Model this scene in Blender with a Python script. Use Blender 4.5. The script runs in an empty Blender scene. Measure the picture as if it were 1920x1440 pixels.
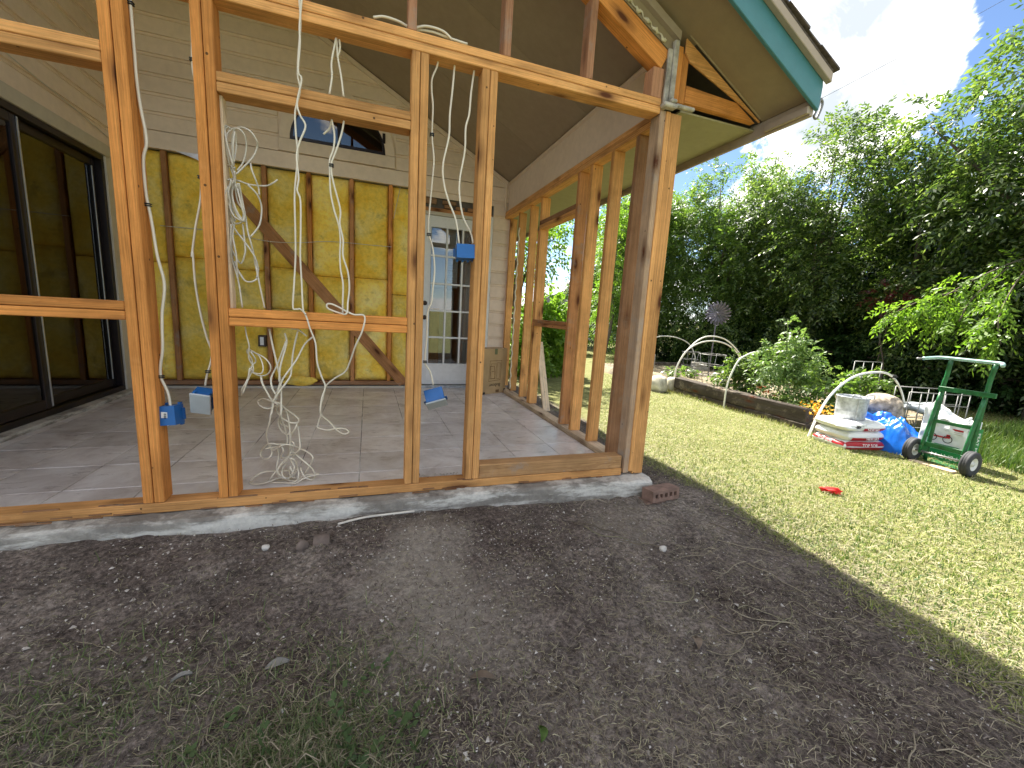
import bpy, bmesh, math, random
import numpy as np
from mathutils import Matrix, Vector
R = math.radians
S = bpy.context.scene
COL = S.collection
# ---------------------------------------------------------------- camera
CAM = (-1.68, -2.14, 0.967)
cd = bpy.data.cameras.new('camera'); cam = bpy.data.objects.new('camera', cd); COL.objects.link(cam)
cd.sensor_width = 36.0; cd.lens = 14.569; cd.clip_start = 0.02; cd.clip_end = 3000
ROT = ((0.944451, -0.323089, 0.060213), (0.001939, -0.177730, -0.984077), (0.328646, 0.929530, -0.167231))
r0, r1, r2 = ROT
cam.matrix_world = Matrix(((r0[0], -r1[0], -r2[0], CAM[0]), (r0[1], -r1[1], -r2[1], CAM[1]), (r0[2], -r1[2], -r2[2], CAM[2]), (0, 0, 0, 1)))
S.camera = cam
# ---------------------------------------------------------------- light
SUN_EL, SUN_ROT = 52.0, 4.0            # sun high behind the house, a touch to the right
w = bpy.data.worlds.new('World'); S.world = w; w.use_nodes = True
nt = w.node_tree; nt.nodes.clear()
L = nt.links.new
def wn(t, **k):
    n = nt.nodes.new(t)
    for a, b in k.items(): setattr(n, a, b)
    return n
def wmath(op, a, b=None, c=None, clamp=False):
    n = wn('ShaderNodeMath', operation=op, use_clamp=clamp)
    for i, v in enumerate((a, b, c)):
        if v is None: continue
        if isinstance(v, (int, float)): n.inputs[i].default_value = v
        else: L(v, n.inputs[i])
    return n.outputs[0]
out = wn('ShaderNodeOutputWorld'); bg = wn('ShaderNodeBackground'); bg.inputs['Strength'].default_value = 0.07
sky = wn('ShaderNodeTexSky', sky_type='NISHITA', sun_disc=False, sun_elevation=R(SUN_EL), sun_rotation=R(SUN_ROT), air_density=0.75, dust_density=0.25, ozone_density=2.2)
tc = wn('ShaderNodeTexCoord'); nrm = wn('ShaderNodeVectorMath', operation='NORMALIZE'); L(tc.outputs['Generated'], nrm.inputs[0])
sp = wn('ShaderNodeSeparateXYZ'); L(nrm.outputs[0], sp.inputs[0])
zz = wmath('ADD', wmath('MAXIMUM', sp.outputs['Z'], 0.0), 0.22)
pl = wn('ShaderNodeCombineXYZ'); L(wmath('DIVIDE', sp.outputs['X'], zz), pl.inputs[0]); L(wmath('DIVIDE', sp.outputs['Y'], zz), pl.inputs[1])
def cn(vec, scale, detail, dist=0.0, rough=0.55):
    n = wn('ShaderNodeTexNoise'); n.inputs['Scale'].default_value = scale; n.inputs['Detail'].default_value = detail
    n.inputs['Distortion'].default_value = dist; n.inputs['Roughness'].default_value = rough; L(vec, n.inputs['Vector']); return n.outputs['Fac']
plo = wn('ShaderNodeVectorMath', operation='ADD'); L(pl.outputs[0], plo.inputs[0]); plo.inputs[1].default_value = (0.0, 0.0, 5.2)
base = cn(plo.outputs[0], 1.1, 9, 0.35, 0.6)
fine = cn(nrm.outputs[0], 13.0, 8, 0.6, 0.62)
dt = wn('ShaderNodeVectorMath', operation='DOT_PRODUCT'); L(nrm.outputs[0], dt.inputs[0]); dt.inputs[1].default_value = (0.733, 0.532, 0.424)
mr = wn('ShaderNodeMapRange', interpolation_type='SMOOTHSTEP'); L(dt.outputs['Value'], mr.inputs[0])
mr.inputs[1].default_value = math.cos(R(9.0)); mr.inputs[2].default_value = math.cos(R(4.0)); mr.inputs[3].default_value = 0.0; mr.inputs[4].default_value = 0.34
den = wmath('ADD', wmath('ADD', base, mr.outputs[0]), wmath('MULTIPLY', wmath('SUBTRACT', fine, 0.5), 0.42))
cm = wn('ShaderNodeMapRange', interpolation_type='SMOOTHSTEP'); L(den, cm.inputs[0]); cm.inputs[1].default_value = 0.50; cm.inputs[2].default_value = 0.58
# low haze whitening towards the horizon
hz = wn('ShaderNodeMapRange', interpolation_type='SMOOTHSTEP'); L(sp.outputs['Z'], hz.inputs[0]); hz.inputs[1].default_value = 0.22; hz.inputs[2].default_value = 0.0; hz.inputs[3].default_value = 0.0; hz.inputs[4].default_value = 0.12
cov = wmath('MAXIMUM', cm.outputs[0], hz.outputs[0])
thick = wn('ShaderNodeMapRange'); L(den, thick.inputs[0]); thick.inputs[1].default_value = 0.52; thick.inputs[2].default_value = 0.84
cc = wn('ShaderNodeMix', data_type='RGBA'); L(thick.outputs[0], cc.inputs[0]); cc.inputs[6].default_value = (4.1, 3.95, 3.75, 1); cc.inputs[7].default_value = (1.3, 1.42, 1.55, 1)
SKYGAIN = wn('ShaderNodeMix', data_type='RGBA', blend_type='MULTIPLY'); SKYGAIN.inputs[0].default_value = 1.0; L(sky.outputs[0], SKYGAIN.inputs[6]); SKYGAIN.inputs[7].default_value = (0.33, 0.345, 0.36, 1)
mx = wn('ShaderNodeMix', data_type='RGBA'); L(cov, mx.inputs[0]); L(SKYGAIN.outputs[2], mx.inputs[6]); L(cc.outputs[2], mx.inputs[7])
L(mx.outputs[2], bg.inputs['Color']); L(bg.outputs[0], out.inputs[0])
sd = bpy.data.lights.new('sun', 'SUN'); sun = bpy.data.objects.new('sun', sd); COL.objects.link(sun)
sd.energy = 2.0; sd.angle = R(0.55); sd.color = (1.0, 0.94, 0.84)
ce = math.cos(R(SUN_EL)); sdir = Vector((ce * math.sin(R(SUN_ROT)), ce * math.cos(R(SUN_ROT)), math.sin(R(SUN_EL))))
sun.rotation_euler = sdir.to_track_quat('Z', 'Y').to_euler()
S.view_settings.view_transform = 'Standard'; S.view_settings.look = 'None'; S.view_settings.gamma = 1.0
S.view_settings.use_curve_mapping = False; S.view_settings.exposure = 3.25
S.render.engine = 'CYCLES'
S.cycles.max_bounces = 10; S.cycles.diffuse_bounces = 5; S.cycles.transparent_max_bounces = 16
# ---------------------------------------------------------------- material helpers
def newmat(name):
    m = bpy.data.materials.new(name); m.use_nodes = True
    b = m.node_tree.nodes['Principled BSDF']; return m, m.node_tree, b
def nd(t, kind, **k):
    n = t.nodes.new(kind)
    for a, b in k.items(): setattr(n, a, b)
    return n
def setin(t, n, i, v):
    if hasattr(v, 'is_linked') or hasattr(v, 'links'): t.links.new(v, n.inputs[i])
    else: n.inputs[i].default_value = (tuple(v) + (1,)) if isinstance(v, tuple) and len(v) == 3 and n.inputs[i].type == 'RGBA' else v
def vec(t, kind='pos', scale=(1, 1, 1), rand=False):
    if kind == 'pos': v = nd(t, 'ShaderNodeNewGeometry').outputs['Position']
    else: v = nd(t, 'ShaderNodeTexCoord').outputs['Object']
    m = nd(t, 'ShaderNodeMapping'); t.links.new(v, m.inputs['Vector']); m.inputs['Scale'].default_value = scale
    if rand:
        oi = nd(t, 'ShaderNodeObjectInfo'); mm = nd(t, 'ShaderNodeMath', operation='MULTIPLY'); t.links.new(oi.outputs['Random'], mm.inputs[0]); mm.inputs[1].default_value = 57.0
        cb = nd(t, 'ShaderNodeCombineXYZ')
        for i in range(3): t.links.new(mm.outputs[0], cb.inputs[i])
        t.links.new(cb.outputs[0], m.inputs['Location'])
    return m.outputs[0]
def noise(t, v, scale, detail=5, rough=0.55, dist=0.0, col=False):
    n = nd(t, 'ShaderNodeTexNoise'); t.links.new(v, n.inputs['Vector']); n.inputs['Scale'].default_value = scale
    n.inputs['Detail'].default_value = detail; n.inputs['Roughness'].default_value = rough; n.inputs['Distortion'].default_value = dist
    return n.outputs['Color' if col else 'Fac']
def ramp(t, fac, stops, interp='LINEAR'):
    n = nd(t, 'ShaderNodeValToRGB'); t.links.new(fac, n.inputs[0]); e = n.color_ramp.elements; n.color_ramp.interpolation = interp
    while len(e) < len(stops): e.new(0.5)
    for i, (p, c) in enumerate(stops):
        e[i].position = p; e[i].color = (c, c, c, 1) if isinstance(c, (int, float)) else (*c, 1)
    return n.outputs[0]
def mixc(t, fac, a, b, mode='MIX'):
    n = nd(t, 'ShaderNodeMix', data_type='RGBA', blend_type=mode); setin(t, n, 0, fac); setin(t, n, 6, a); setin(t, n, 7, b); return n.outputs[2]
def mth(t, op, a, b=0.0, clamp=False):
    n = nd(t, 'ShaderNodeMath', operation=op, use_clamp=clamp); setin(t, n, 0, a); setin(t, n, 1, b); return n.outputs[0]
def bump(t, b, h, strength=0.3, dist=0.01):
    n = nd(t, 'ShaderNodeBump'); t.links.new(h, n.inputs['Height']); n.inputs['Strength'].default_value = strength; n.inputs['Distance'].default_value = dist
    t.links.new(n.outputs[0], b.inputs['Normal'])
def orand(t): return nd(t, 'ShaderNodeObjectInfo').outputs['Random']
def plain(name, col, rough=0.6, metal=0.0, var=0.18, scale=14.0, bmp=0.0, spec=0.5):
    m, t, b = newmat(name); v = vec(t, 'obj', rand=True); n = noise(t, v, scale, 6, 0.6)
    lo = tuple(c * (1 - var) for c in col); hi = tuple(min(1, c * (1 + var)) for c in col)
    t.links.new(ramp(t, n, [(0.3, lo), (0.7, hi)]), b.inputs['Base Color'])
    b.inputs['Roughness'].default_value = rough; b.inputs['Metallic'].default_value = metal; b.inputs['Specular IOR Level'].default_value = spec
    if bmp: bump(t, b, noise(t, v, scale * 3, 5), bmp, 0.004)
    return m
def wood(name, light, dark, knot=(0.10, 0.035, 0.015), wear=0.0, wearcol=(0.30, 0.26, 0.22), rough=0.62, bright=0.25, stain=0.4):
    m, t, b = newmat(name); v = vec(t, 'obj', (1, 1, 1), True)
    mp = nd(t, 'ShaderNodeMapping'); t.links.new(v, mp.inputs['Vector']); mp.inputs['Scale'].default_value = (0.9, 16, 16)
    g = noise(t, mp.outputs[0], 1.3, 3, 0.55, 0.7)
    wv = mth(t, 'FRACT', mth(t, 'MULTIPLY', g, 13.0))
    mid = tuple(a * 0.6 + d * 0.4 for a, d in zip(light, dark)); c = ramp(t, wv, [(0.0, light), (0.5, tuple(a * 0.8 + d * 0.2 for a, d in zip(light, dark))), (0.88, mid), (1.0, light)])
    mp2 = nd(t, 'ShaderNodeMapping'); t.links.new(v, mp2.inputs['Vector']); mp2.inputs['Scale'].default_value = (1.2, 90, 90)
    f = noise(t, mp2.outputs[0], 2.0, 5, 0.7)
    c = mixc(t, 0.8, c, ramp(t, f, [(0.28, 0.5), (0.68, 1.2)]), 'MULTIPLY')
    big = noise(t, v, 3.2, 7, 0.65)
    c = mixc(t, stain, c, ramp(t, big, [(0.32, 0.40), (0.62, 1.25)]), 'MULTIPLY')
    c = mixc(t, ramp(t, noise(t, v, 2.1, 8, 0.7, 0.6), [(0.56, 0.0), (0.74, 0.4)]), c, tuple(min(0.8, a * 1.15 + 0.05) for a in light))
    mp3 = nd(t, 'ShaderNodeMapping'); t.links.new(v, mp3.inputs['Vector']); mp3.inputs['Scale'].default_value = (3.2, 9.5, 9.5)
    vo = nd(t, 'ShaderNodeTexVoronoi'); t.links.new(mp3.outputs[0], vo.inputs['Vector']); vo.inputs['Scale'].default_value = 1.0
    sc = nd(t, 'ShaderNodeSeparateColor'); t.links.new(vo.outputs['Color'], sc.inputs[0])
    kd = ramp(t, vo.outputs['Distance'], [(0.09, 1.0), (0.17, 0.5), (0.36, 0.0)])
    kk = mth(t, 'MULTIPLY', kd, mth(t, 'GREATER_THAN', sc.outputs[0], 0.32))
    c = mixc(t, kk, c, knot)
    # fine nail specks
    vo2 = nd(t, 'ShaderNodeTexVoronoi'); t.links.new(v, vo2.inputs['Vector']); vo2.inputs['Scale'].default_value = 11.0
    sp_ = mth(t, 'MULTIPLY', mth(t, 'LESS_THAN', vo2.outputs['Distance'], 0.06), 0.8)
    c = mixc(t, sp_, c, (0.03, 0.02, 0.015))
    c = mixc(t, 1.0, c, ramp(t, orand(t), [(0.0, 1 - bright), (1.0, 1 + bright * 0.6)]), 'MULTIPLY')
    if wear:
        wn_ = noise(t, v, 5.5, 8, 0.7); c = mixc(t, ramp(t, wn_, [(0.60 - wear * 0.3, 0.0), (0.72, 0.85)]), c, wearcol)
    t.links.new(c, b.inputs['Base Color']); b.inputs['Roughness'].default_value = 0.82; b.inputs['Specular IOR Level'].default_value = 0.15
    bump(t, b, mth(t, 'ADD', f, mth(t, 'MULTIPLY', wv, 0.4)), 0.25, 0.002)
    return m
MW = dict(
    fir=wood('fir_lumber', (0.77, 0.40, 0.145), (0.52, 0.225, 0.068)),
    firlow=wood('fir_lumber_deep', (0.72, 0.305, 0.082), (0.48, 0.168, 0.038)),
    pink=wood('fir_lumber_pink', (0.52, 0.27, 0.15), (0.36, 0.16, 0.085), wear=0.25),
    pale=wood('pale_lumber', (0.76, 0.60, 0.42), (0.60, 0.44, 0.28), wear=0.15),
    grey=wood('weathered_lumber', (0.54, 0.37, 0.235), (0.36, 0.23, 0.14), wear=0.3, wearcol=(0.34, 0.30, 0.26)),
    dark=wood('dark_lumber', (0.36, 0.195, 0.10), (0.22, 0.11, 0.055), wear=0.15, wearcol=(0.30, 0.22, 0.15)),
    rust=wood('brown_stud', (0.56, 0.27, 0.11), (0.40, 0.175, 0.065), wear=0.1),
    tie=wood('railroad_tie', (0.085, 0.070, 0.058), (0.036, 0.029, 0.025), wear=0.25, wearcol=(0.33, 0.28, 0.21), rough=0.9),
    curb=wood('curb_lumber', (0.50, 0.29, 0.13), (0.26, 0.125, 0.05), wear=0.12),
    block=wood('shim_block', (0.30, 0.18, 0.10), (0.20, 0.11, 0.06)),
    reflwood=wood('reflection_sheet', (0.62, 0.36, 0.16), (0.5, 0.27, 0.11)),
)
def paint(name, col, rough=0.55, dirt=0.35, dirtcol=None, streak=(1, 1, 1), lvl=0.5):
    m, t, b = newmat(name); v = vec(t, 'pos', streak); n = noise(t, v, 2.3, 7, 0.62); n2 = noise(t, v, 17, 5, 0.6)
    dc = dirtcol or tuple(c * 0.6 for c in col)
    c = mixc(t, ramp(t, n, [(lvl - 0.1, 0.0), (lvl + 0.28, dirt)]), col, dc)
    c = mixc(t, 0.35, c, ramp(t, n2, [(0.3, 0.8), (0.7, 1.12)]), 'MULTIPLY')
    c = mixc(t, 1.0, c, ramp(t, orand(t), [(0.0, 0.93), (1.0, 1.05)]), 'MULTIPLY')
    t.links.new(c, b.inputs['Base Color']); b.inputs['Roughness'].default_value = rough; b.inputs['Specular IOR Level'].default_value = 0.3
    bump(t, b, n2, 0.12, 0.003); return m
MP = dict(
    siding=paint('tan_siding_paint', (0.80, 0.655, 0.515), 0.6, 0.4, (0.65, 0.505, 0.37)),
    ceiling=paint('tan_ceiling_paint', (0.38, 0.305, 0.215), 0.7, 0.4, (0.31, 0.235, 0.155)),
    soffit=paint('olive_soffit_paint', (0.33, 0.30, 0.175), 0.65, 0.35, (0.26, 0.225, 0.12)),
    trim=paint('cream_trim_paint', (0.60, 0.545, 0.44), 0.5, 0.35, (0.42, 0.36, 0.27)),
    beige=paint('beige_board_paint', (0.42, 0.35, 0.28), 0.6, 0.6, (0.29, 0.22, 0.16)),
    white=paint('white_door_paint', (0.76, 0.76, 0.74), 0.4, 0.15, (0.6, 0.58, 0.53)),
    teal=paint('teal_paint', (0.07, 0.22, 0.25), 0.5, 0.4, (0.045, 0.15, 0.175)),
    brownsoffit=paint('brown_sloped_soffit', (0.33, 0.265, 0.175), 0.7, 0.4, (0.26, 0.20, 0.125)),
)
def m_simple():
    d = {}
    d['bronze'] = plain('dark_bronze_metal', (0.018, 0.012, 0.012), 0.35, 0.4)
    d['alu'] = plain('aluminium_edge', (0.55, 0.56, 0.57), 0.35, 0.8, 0.1)
    d['blue'] = plain('blue_box_plastic', (0.010, 0.115, 0.36), 0.4, 0, 0.1)
    d['bluedark'] = plain('blue_plastic_inner', (0.010, 0.08, 0.24), 0.5, 0, 0.1)
    d['greypl'] = plain('grey_cover_plastic', (0.42, 0.46, 0.48), 0.45, 0, 0.08)
    d['label'] = plain('white_sticker', (0.8, 0.8, 0.78), 0.5, 0, 0.03)
    d['ink'] = plain('black_ink', (0.02, 0.018, 0.016), 0.7, 0, 0.1)
    d['staple'] = plain('black_staple', (0.012, 0.012, 0.012), 0.4)
    d['cable'] = plain('white_cable_jacket', (0.74, 0.68, 0.55), 0.45, 0, 0.08, 6)
    d['cabledull'] = plain('aged_cable_jacket', (0.60, 0.55, 0.46), 0.5, 0, 0.12, 6)
    d['pvc'] = plain('white_pvc_pipe', (0.72, 0.72, 0.64), 0.35, 0, 0.06)
    d['galv'] = plain('galvanized_steel', (0.40, 0.42, 0.43), 0.5, 0.35, 0.35, 26)
    d['wire'] = plain('grey_wire', (0.24, 0.24, 0.23), 0.5, 0.6, 0.2)
    d['spin'] = plain('dark_spinner_metal', (0.15, 0.14, 0.165), 0.4, 0.5, 0.2)
    d['green'] = plain('green_truck_paint', (0.011, 0.11, 0.032), 0.4, 0, 0.45, 16)
    d['greygreen'] = plain('worn_handle_paint', (0.30, 0.47, 0.43), 0.35, 0.3, 0.2, 22)
    d['tyre'] = plain('tyre_rubber', (0.035, 0.036, 0.04), 0.75, 0, 0.3)
    d['rim'] = plain('pale_wheel_rim', (0.62, 0.62, 0.58), 0.45, 0.1, 0.15)
    d['tarp'] = plain('blue_tarp', (0.008, 0.13, 0.56), 0.28, 0, 0.25, 5)
    d['bag'] = plain('white_plastic_bag', (0.76, 0.77, 0.76), 0.35, 0, 0.05, 8, 0.3)
    d['red'] = plain('red_print', (0.42, 0.012, 0.02), 0.4, 0, 0.1)
    d['redcloth'] = plain('red_cloth', (0.72, 0.012, 0.008), 0.8, 0, 0.2, 40)
    d['greenprint'] = plain('green_print', (0.015, 0.20, 0.06), 0.4, 0, 0.15)
    d['card'] = plain('brown_cardboard', (0.42, 0.29, 0.145), 0.8, 0, 0.12, 6)
    d['cardink'] = plain('brown_print', (0.16, 0.085, 0.03), 0.8, 0, 0.1)
    d['tape'] = plain('dark_green_tape', (0.12, 0.13, 0.05), 0.4)
    d['brick'] = plain('brown_brick', (0.20, 0.125, 0.095), 0.9, 0, 0.35, 22, 0.5)
    d['hole'] = plain('hole_shade_black', (0.012, 0.008, 0.006), 1.0)
    d['stone'] = plain('pale_limestone', (0.50, 0.47, 0.36), 0.95, 0, 0.35, 9, 0.8)
    d['cblock'] = plain('grey_cement_block', (0.42, 0.39, 0.33), 0.95, 0, 0.3, 11, 0.8)
    d['boulder'] = plain('mottled_boulder', (0.30, 0.25, 0.19), 0.95, 0, 0.75, 14, 0.9)
    d['clay'] = plain('clay_pipe', (0.15, 0.115, 0.095), 0.9, 0, 0.4, 14, 0.5)
    d['bark'] = plain('tree_bark', (0.10, 0.08, 0.06), 0.95, 0, 0.4, 12, 0.9)
    d['stem'] = plain('green_stem', (0.16, 0.22, 0.06), 0.7)
    d['shingle'] = plain('brown_shingle', (0.10, 0.08, 0.07), 0.95, 0, 0.45, 30, 0.6)
    d['foil'] = plain('foil_facing', (0.7, 0.7, 0.7), 0.3, 0.9, 0.2)
    d['black'] = plain('outlet_brown', (0.05, 0.03, 0.022), 0.5)
    d['curtain'] = plain('grey_curtain', (0.72, 0.71, 0.68), 0.9, 0, 0.1, 3)
    d['reflection'] = plain('pale_reflection_tone', (0.70, 0.68, 0.62), 0.9, 0, 0.08, 3)
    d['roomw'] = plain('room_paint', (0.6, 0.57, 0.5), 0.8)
    d['roomdark'] = plain('unlit_room_tone', (0.12, 0.10, 0.085), 0.85)  # dark tone stands in for unlit rooms and hollows
    d['roomfloor'] = plain('unlit_floor_tone', (0.10, 0.085, 0.08), 0.5)  # floor toned dark for the dim interior
    d['extwall'] = plain('outer_wall_paint', (0.45, 0.39, 0.31), 0.8)
    d['farhouse'] = plain('far_house_grey', (0.45, 0.47, 0.50), 0.8)
    d['farroof'] = plain('far_roof_grey', (0.22, 0.22, 0.24), 0.9)
    d['foam'] = plain('dried_caulk', (0.66, 0.60, 0.46), 0.9, 0, 0.25, 40, 0.8)
    d['peel'] = plain('peeling_grey_paint', (0.40, 0.37, 0.32), 0.9, 0, 0.5, 16, 0.9)
    d['leafdead'] = plain('dead_leaf', (0.16, 0.12, 0.085), 0.9, 0, 0.3)
    d['leafgrey'] = plain('grey_dead_leaf', (0.22, 0.21, 0.185), 0.9, 0, 0.25)
    d['chip'] = plain('pale_stone_chip', (0.55, 0.52, 0.47), 0.9, 0, 0.2)
    d['flower'] = plain('yellow_flower', (0.75, 0.42, 0.02), 0.6)
    d['orange'] = plain('orange_flower', (0.75, 0.14, 0.02), 0.6)
    d['concwhite'] = plain('white_stick', (0.62, 0.58, 0.50), 0.8)
    d['pole'] = plain('dark_power_line', (0.03, 0.03, 0.035), 0.8)
    return d
MS = m_simple()
def m_glass(name, tint=(0.9, 0.93, 0.93), ior=1.55, boost=0.0):
    m, t, b = newmat(name); t.nodes.remove(b); o = t.nodes['Material Output']
    tr = nd(t, 'ShaderNodeBsdfTransparent'); tr.inputs[0].default_value = (*tint, 1)
    gl = nd(t, 'ShaderNodeBsdfGlossy'); gl.inputs['Roughness'].default_value = 0.015
    fr = nd(t, 'ShaderNodeFresnel'); fr.inputs['IOR'].default_value = ior
    f = mth(t, 'ADD', fr.outputs[0], boost, True)
    mx_ = nd(t, 'ShaderNodeMixShader'); t.links.new(f, mx_.inputs[0]); t.links.new(tr.outputs[0], mx_.inputs[1]); t.links.new(gl.outputs[0], mx_.inputs[2])
    t.links.new(mx_.outputs[0], o.inputs[0]); return m
GLASS = m_glass('clear_glass', (0.80, 0.82, 0.82), 1.6, 0.06)
GLASSDARK = m_glass('tinted_door_glass', (0.45, 0.44, 0.42), 1.6, 0.04)
def m_insul():
    m, t, b = newmat('yellow_fibreglass'); v = vec(t, 'pos'); n = noise(t, v, 3.2, 7, 0.62, 0.4); n2 = noise(t, v, 26, 7, 0.7); n3 = noise(t, v, 1.6, 6, 0.6, 0.5)
    c = ramp(t, n, [(0.3, (0.92, 0.56, 0.055)), (0.48, (0.96, 0.68, 0.12)), (0.68, (0.95, 0.78, 0.29))])
    c = mixc(t, 0.6, c, ramp(t, n2, [(0.25, 0.6), (0.6, 1.1)]), 'MULTIPLY')
    c = mixc(t, ramp(t, n3, [(0.55, 0.0), (0.70, 0.8)]), c, (0.17, 0.135, 0.055)); c = mixc(t, ramp(t, noise(t, v, 6.5, 9, 0.72, 0.3), [(0.58, 0.0), (0.70, 0.55)]), c, (0.26, 0.20, 0.06))
    c = mixc(t, 1.0, c, ramp(t, orand(t), [(0.0, 0.82), (1.0, 1.08)]), 'MULTIPLY')
    t.links.new(c, b.inputs['Base Color']); b.inputs['Roughness'].default_value = 1.0; b.inputs['Specular IOR Level'].default_value = 0.05
    bump(t, b, mth(t, 'ADD', n2, n), 0.7, 0.012); return m
INSUL = m_insul()
def m_tile():
    m, t, b = newmat('floor_tile'); v = vec(t, 'pos'); vs = vec(t, 'pos', (1, 3.5, 1))
    n = noise(t, v, 4.2, 9, 0.68, 0.5); n2 = noise(t, v, 1.3, 6, 0.6); n3 = noise(t, vs, 5, 10, 0.75, 0.4)
    c = ramp(t, n, [(0.30, (0.42, 0.37, 0.35)), (0.5, (0.64, 0.60, 0.585)), (0.70, (0.80, 0.78, 0.77))])
    c = mixc(t, ramp(t, n3, [(0.56, 0.0), (0.74, 0.5)]), c, (0.74, 0.73, 0.73))
    c = mixc(t, ramp(t, n2, [(0.56, 0.0), (0.66, 0.35)]), c, (0.68, 0.68, 0.70))
    c = mixc(t, 1.0, c, ramp(t, orand(t), [(0.0, 0.88), (1.0, 1.08)]), 'MULTIPLY')
    t.links.new(c, b.inputs['Base Color']); t.links.new(ramp(t, n3, [(0.3, 0.20), (0.75, 0.5)]), b.inputs['Roughness'])
    bump(t, b, n3, 0.10, 0.003); return m
TILE = m_tile()
def m_conc(name, a, bcol, patch, sc=4.0):
    m, t, b = newmat(name); v = vec(t, 'pos'); n = noise(t, v, sc, 9, 0.68); n2 = noise(t, v, 45, 6, 0.7); n3 = noise(t, vec(t, 'pos', (1, 1, 5)), 2.1, 7, 0.7)
    c = ramp(t, n, [(0.32, a), (0.66, bcol)]); c = mixc(t, ramp(t, n3, [(0.46, 0.0), (0.56, 0.85)]), c, patch)
    c = mixc(t, 0.5, c, ramp(t, n2, [(0.3, 0.6), (0.65, 1.15)]), 'MULTIPLY')
    t.links.new(c, b.inputs['Base Color']); b.inputs['Roughness'].default_value = 0.9; bump(t, b, mth(t, 'ADD', n2, n), 0.6, 0.008); return m
CONC = m_conc('old_concrete', (0.155, 0.138, 0.118), (0.31, 0.29, 0.25), (0.62, 0.60, 0.54), 6.0)
GROUT = m_conc('grout', (0.12, 0.10, 0.09), (0.30, 0.27, 0.25), (0.80, 0.80, 0.78), 2.0)
def m_ground():
    m, t, b = newmat('soil_and_lawn'); v = vec(t, 'pos'); sx = nd(t, 'ShaderNodeSeparateXYZ'); t.links.new(v, sx.inputs[0])
    n1 = noise(t, v, 1.25, 6, 0.6, 0.3); n2 = noise(t, v, 55, 8, 0.75); n3 = noise(t, v, 7, 7, 0.65); n4 = noise(t, v, 190, 3, 0.6)
    soil = ramp(t, n1, [(0.34, (0.083, 0.063, 0.054)), (0.52, (0.148, 0.123, 0.106)), (0.68, (0.27, 0.232, 0.195))])
    soil = mixc(t, 0.75, soil, ramp(t, n3, [(0.3, 0.5), (0.7, 1.4)]), 'MULTIPLY')
    soil = mixc(t, 0.9, soil, ramp(t, n2, [(0.32, 0.16), (0.48, 0.9), (0.66, 2.2)]), 'MULTIPLY')
    soil = mixc(t, ramp(t, n4, [(0.62, 0.0), (0.70, 0.7)]), soil, (0.42, 0.38, 0.32))
    for (qx, qy, qr, qa) in ((-1.42, -0.36, 0.26, 0.95), (-1.40, -0.80, 0.36, 0.7), (-0.35, -0.36, 0.28, 0.5), (-1.52, -0.58, 0.26, 0.7)):
        dn = nd(t, 'ShaderNodeVectorMath', operation='DISTANCE'); t.links.new(v, dn.inputs[0]); dn.inputs[1].default_value = (qx, qy, -0.13)
        dd_ = mth(t, 'ADD', dn.outputs['Value'], mth(t, 'MULTIPLY', mth(t, 'SUBTRACT', n3, 0.5), 0.5))
        soil = mixc(t, ramp(t, mth(t, 'DIVIDE', dd_, qr), [(0.25, qa), (1.0, 0.0)]), soil, mixc(t, 0.8, (0.33, 0.29, 0.24), ramp(t, n2, [(0.3, 0.5), (0.7, 1.3)]), 'MULTIPLY'))
    lawn = ramp(t, n3, [(0.3, (0.12, 0.13, 0.042)), (0.55, (0.195, 0.195, 0.08)), (0.75, (0.25, 0.235, 0.12))])
    lawn = mixc(t, 0.7, lawn, ramp(t, n2, [(0.3, 0.5), (0.7, 1.2)]), 'MULTIPLY')
    edge = mth(t, 'ADD', sx.outputs['X'], mth(t, 'MULTIPLY', mth(t, 'SUBTRACT', n1, 0.5), 0.9))
    far = mth(t, 'MULTIPLY', mth(t, 'ADD', sx.outputs['Y'], 2.6), -4.0)        # lawn again behind the worked strip
    f = mth(t, 'MAXIMUM', mth(t, 'MULTIPLY', mth(t, 'SUBTRACT', edge, 0.42), 5.0, True), mth(t, 'MULTIPLY', far, 1.0, True), True)
    t.links.new(mixc(t, f, soil, lawn), b.inputs['Base Color']); b.inputs['Roughness'].default_value = 1.0; b.inputs['Specular IOR Level'].default_value = 0.1
    bump(t, b, mth(t, 'ADD', mth(t, 'MULTIPLY', n2, 1.0), mth(t, 'MULTIPLY', n4, 0.3)), 0.9, 0.014); return m
GROUND = m_ground()
def m_leaf(name, cols, trans=0.45, rough=0.45, spec=0.5, gain=1.0):
    m, t, b = newmat(name); g = nd(t, 'ShaderNodeNewGeometry').outputs['Random Per Island']
    st = [(i / max(1, len(cols) - 1), c) for i, c in enumerate(cols)]
    c = ramp(t, g, st); t.links.new(c, b.inputs['Base Color']); b.inputs['Roughness'].default_value = rough; b.inputs['Specular IOR Level'].default_value = spec
    tl = nd(t, 'ShaderNodeBsdfTranslucent'); t.links.new(mixc(t, 1.0, c, (1.2 * gain, 1.3 * gain, 0.6 * gain), 'MULTIPLY'), tl.inputs[0])
    mx_ = nd(t, 'ShaderNodeMixShader'); mx_.inputs[0].default_value = trans; o = t.nodes['Material Output']
    t.links.new(b.outputs[0], mx_.inputs[1]); t.links.new(tl.outputs[0], mx_.inputs[2]); t.links.new(mx_.outputs[0], o.inputs[0]); return m
LEAF = m_leaf('tree_leaf', [(0.024, 0.048, 0.014), (0.048, 0.086, 0.024), (0.095, 0.145, 0.042), (0.18, 0.23, 0.075)], 0.5, 0.36, 0.55, 1.35)
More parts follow.
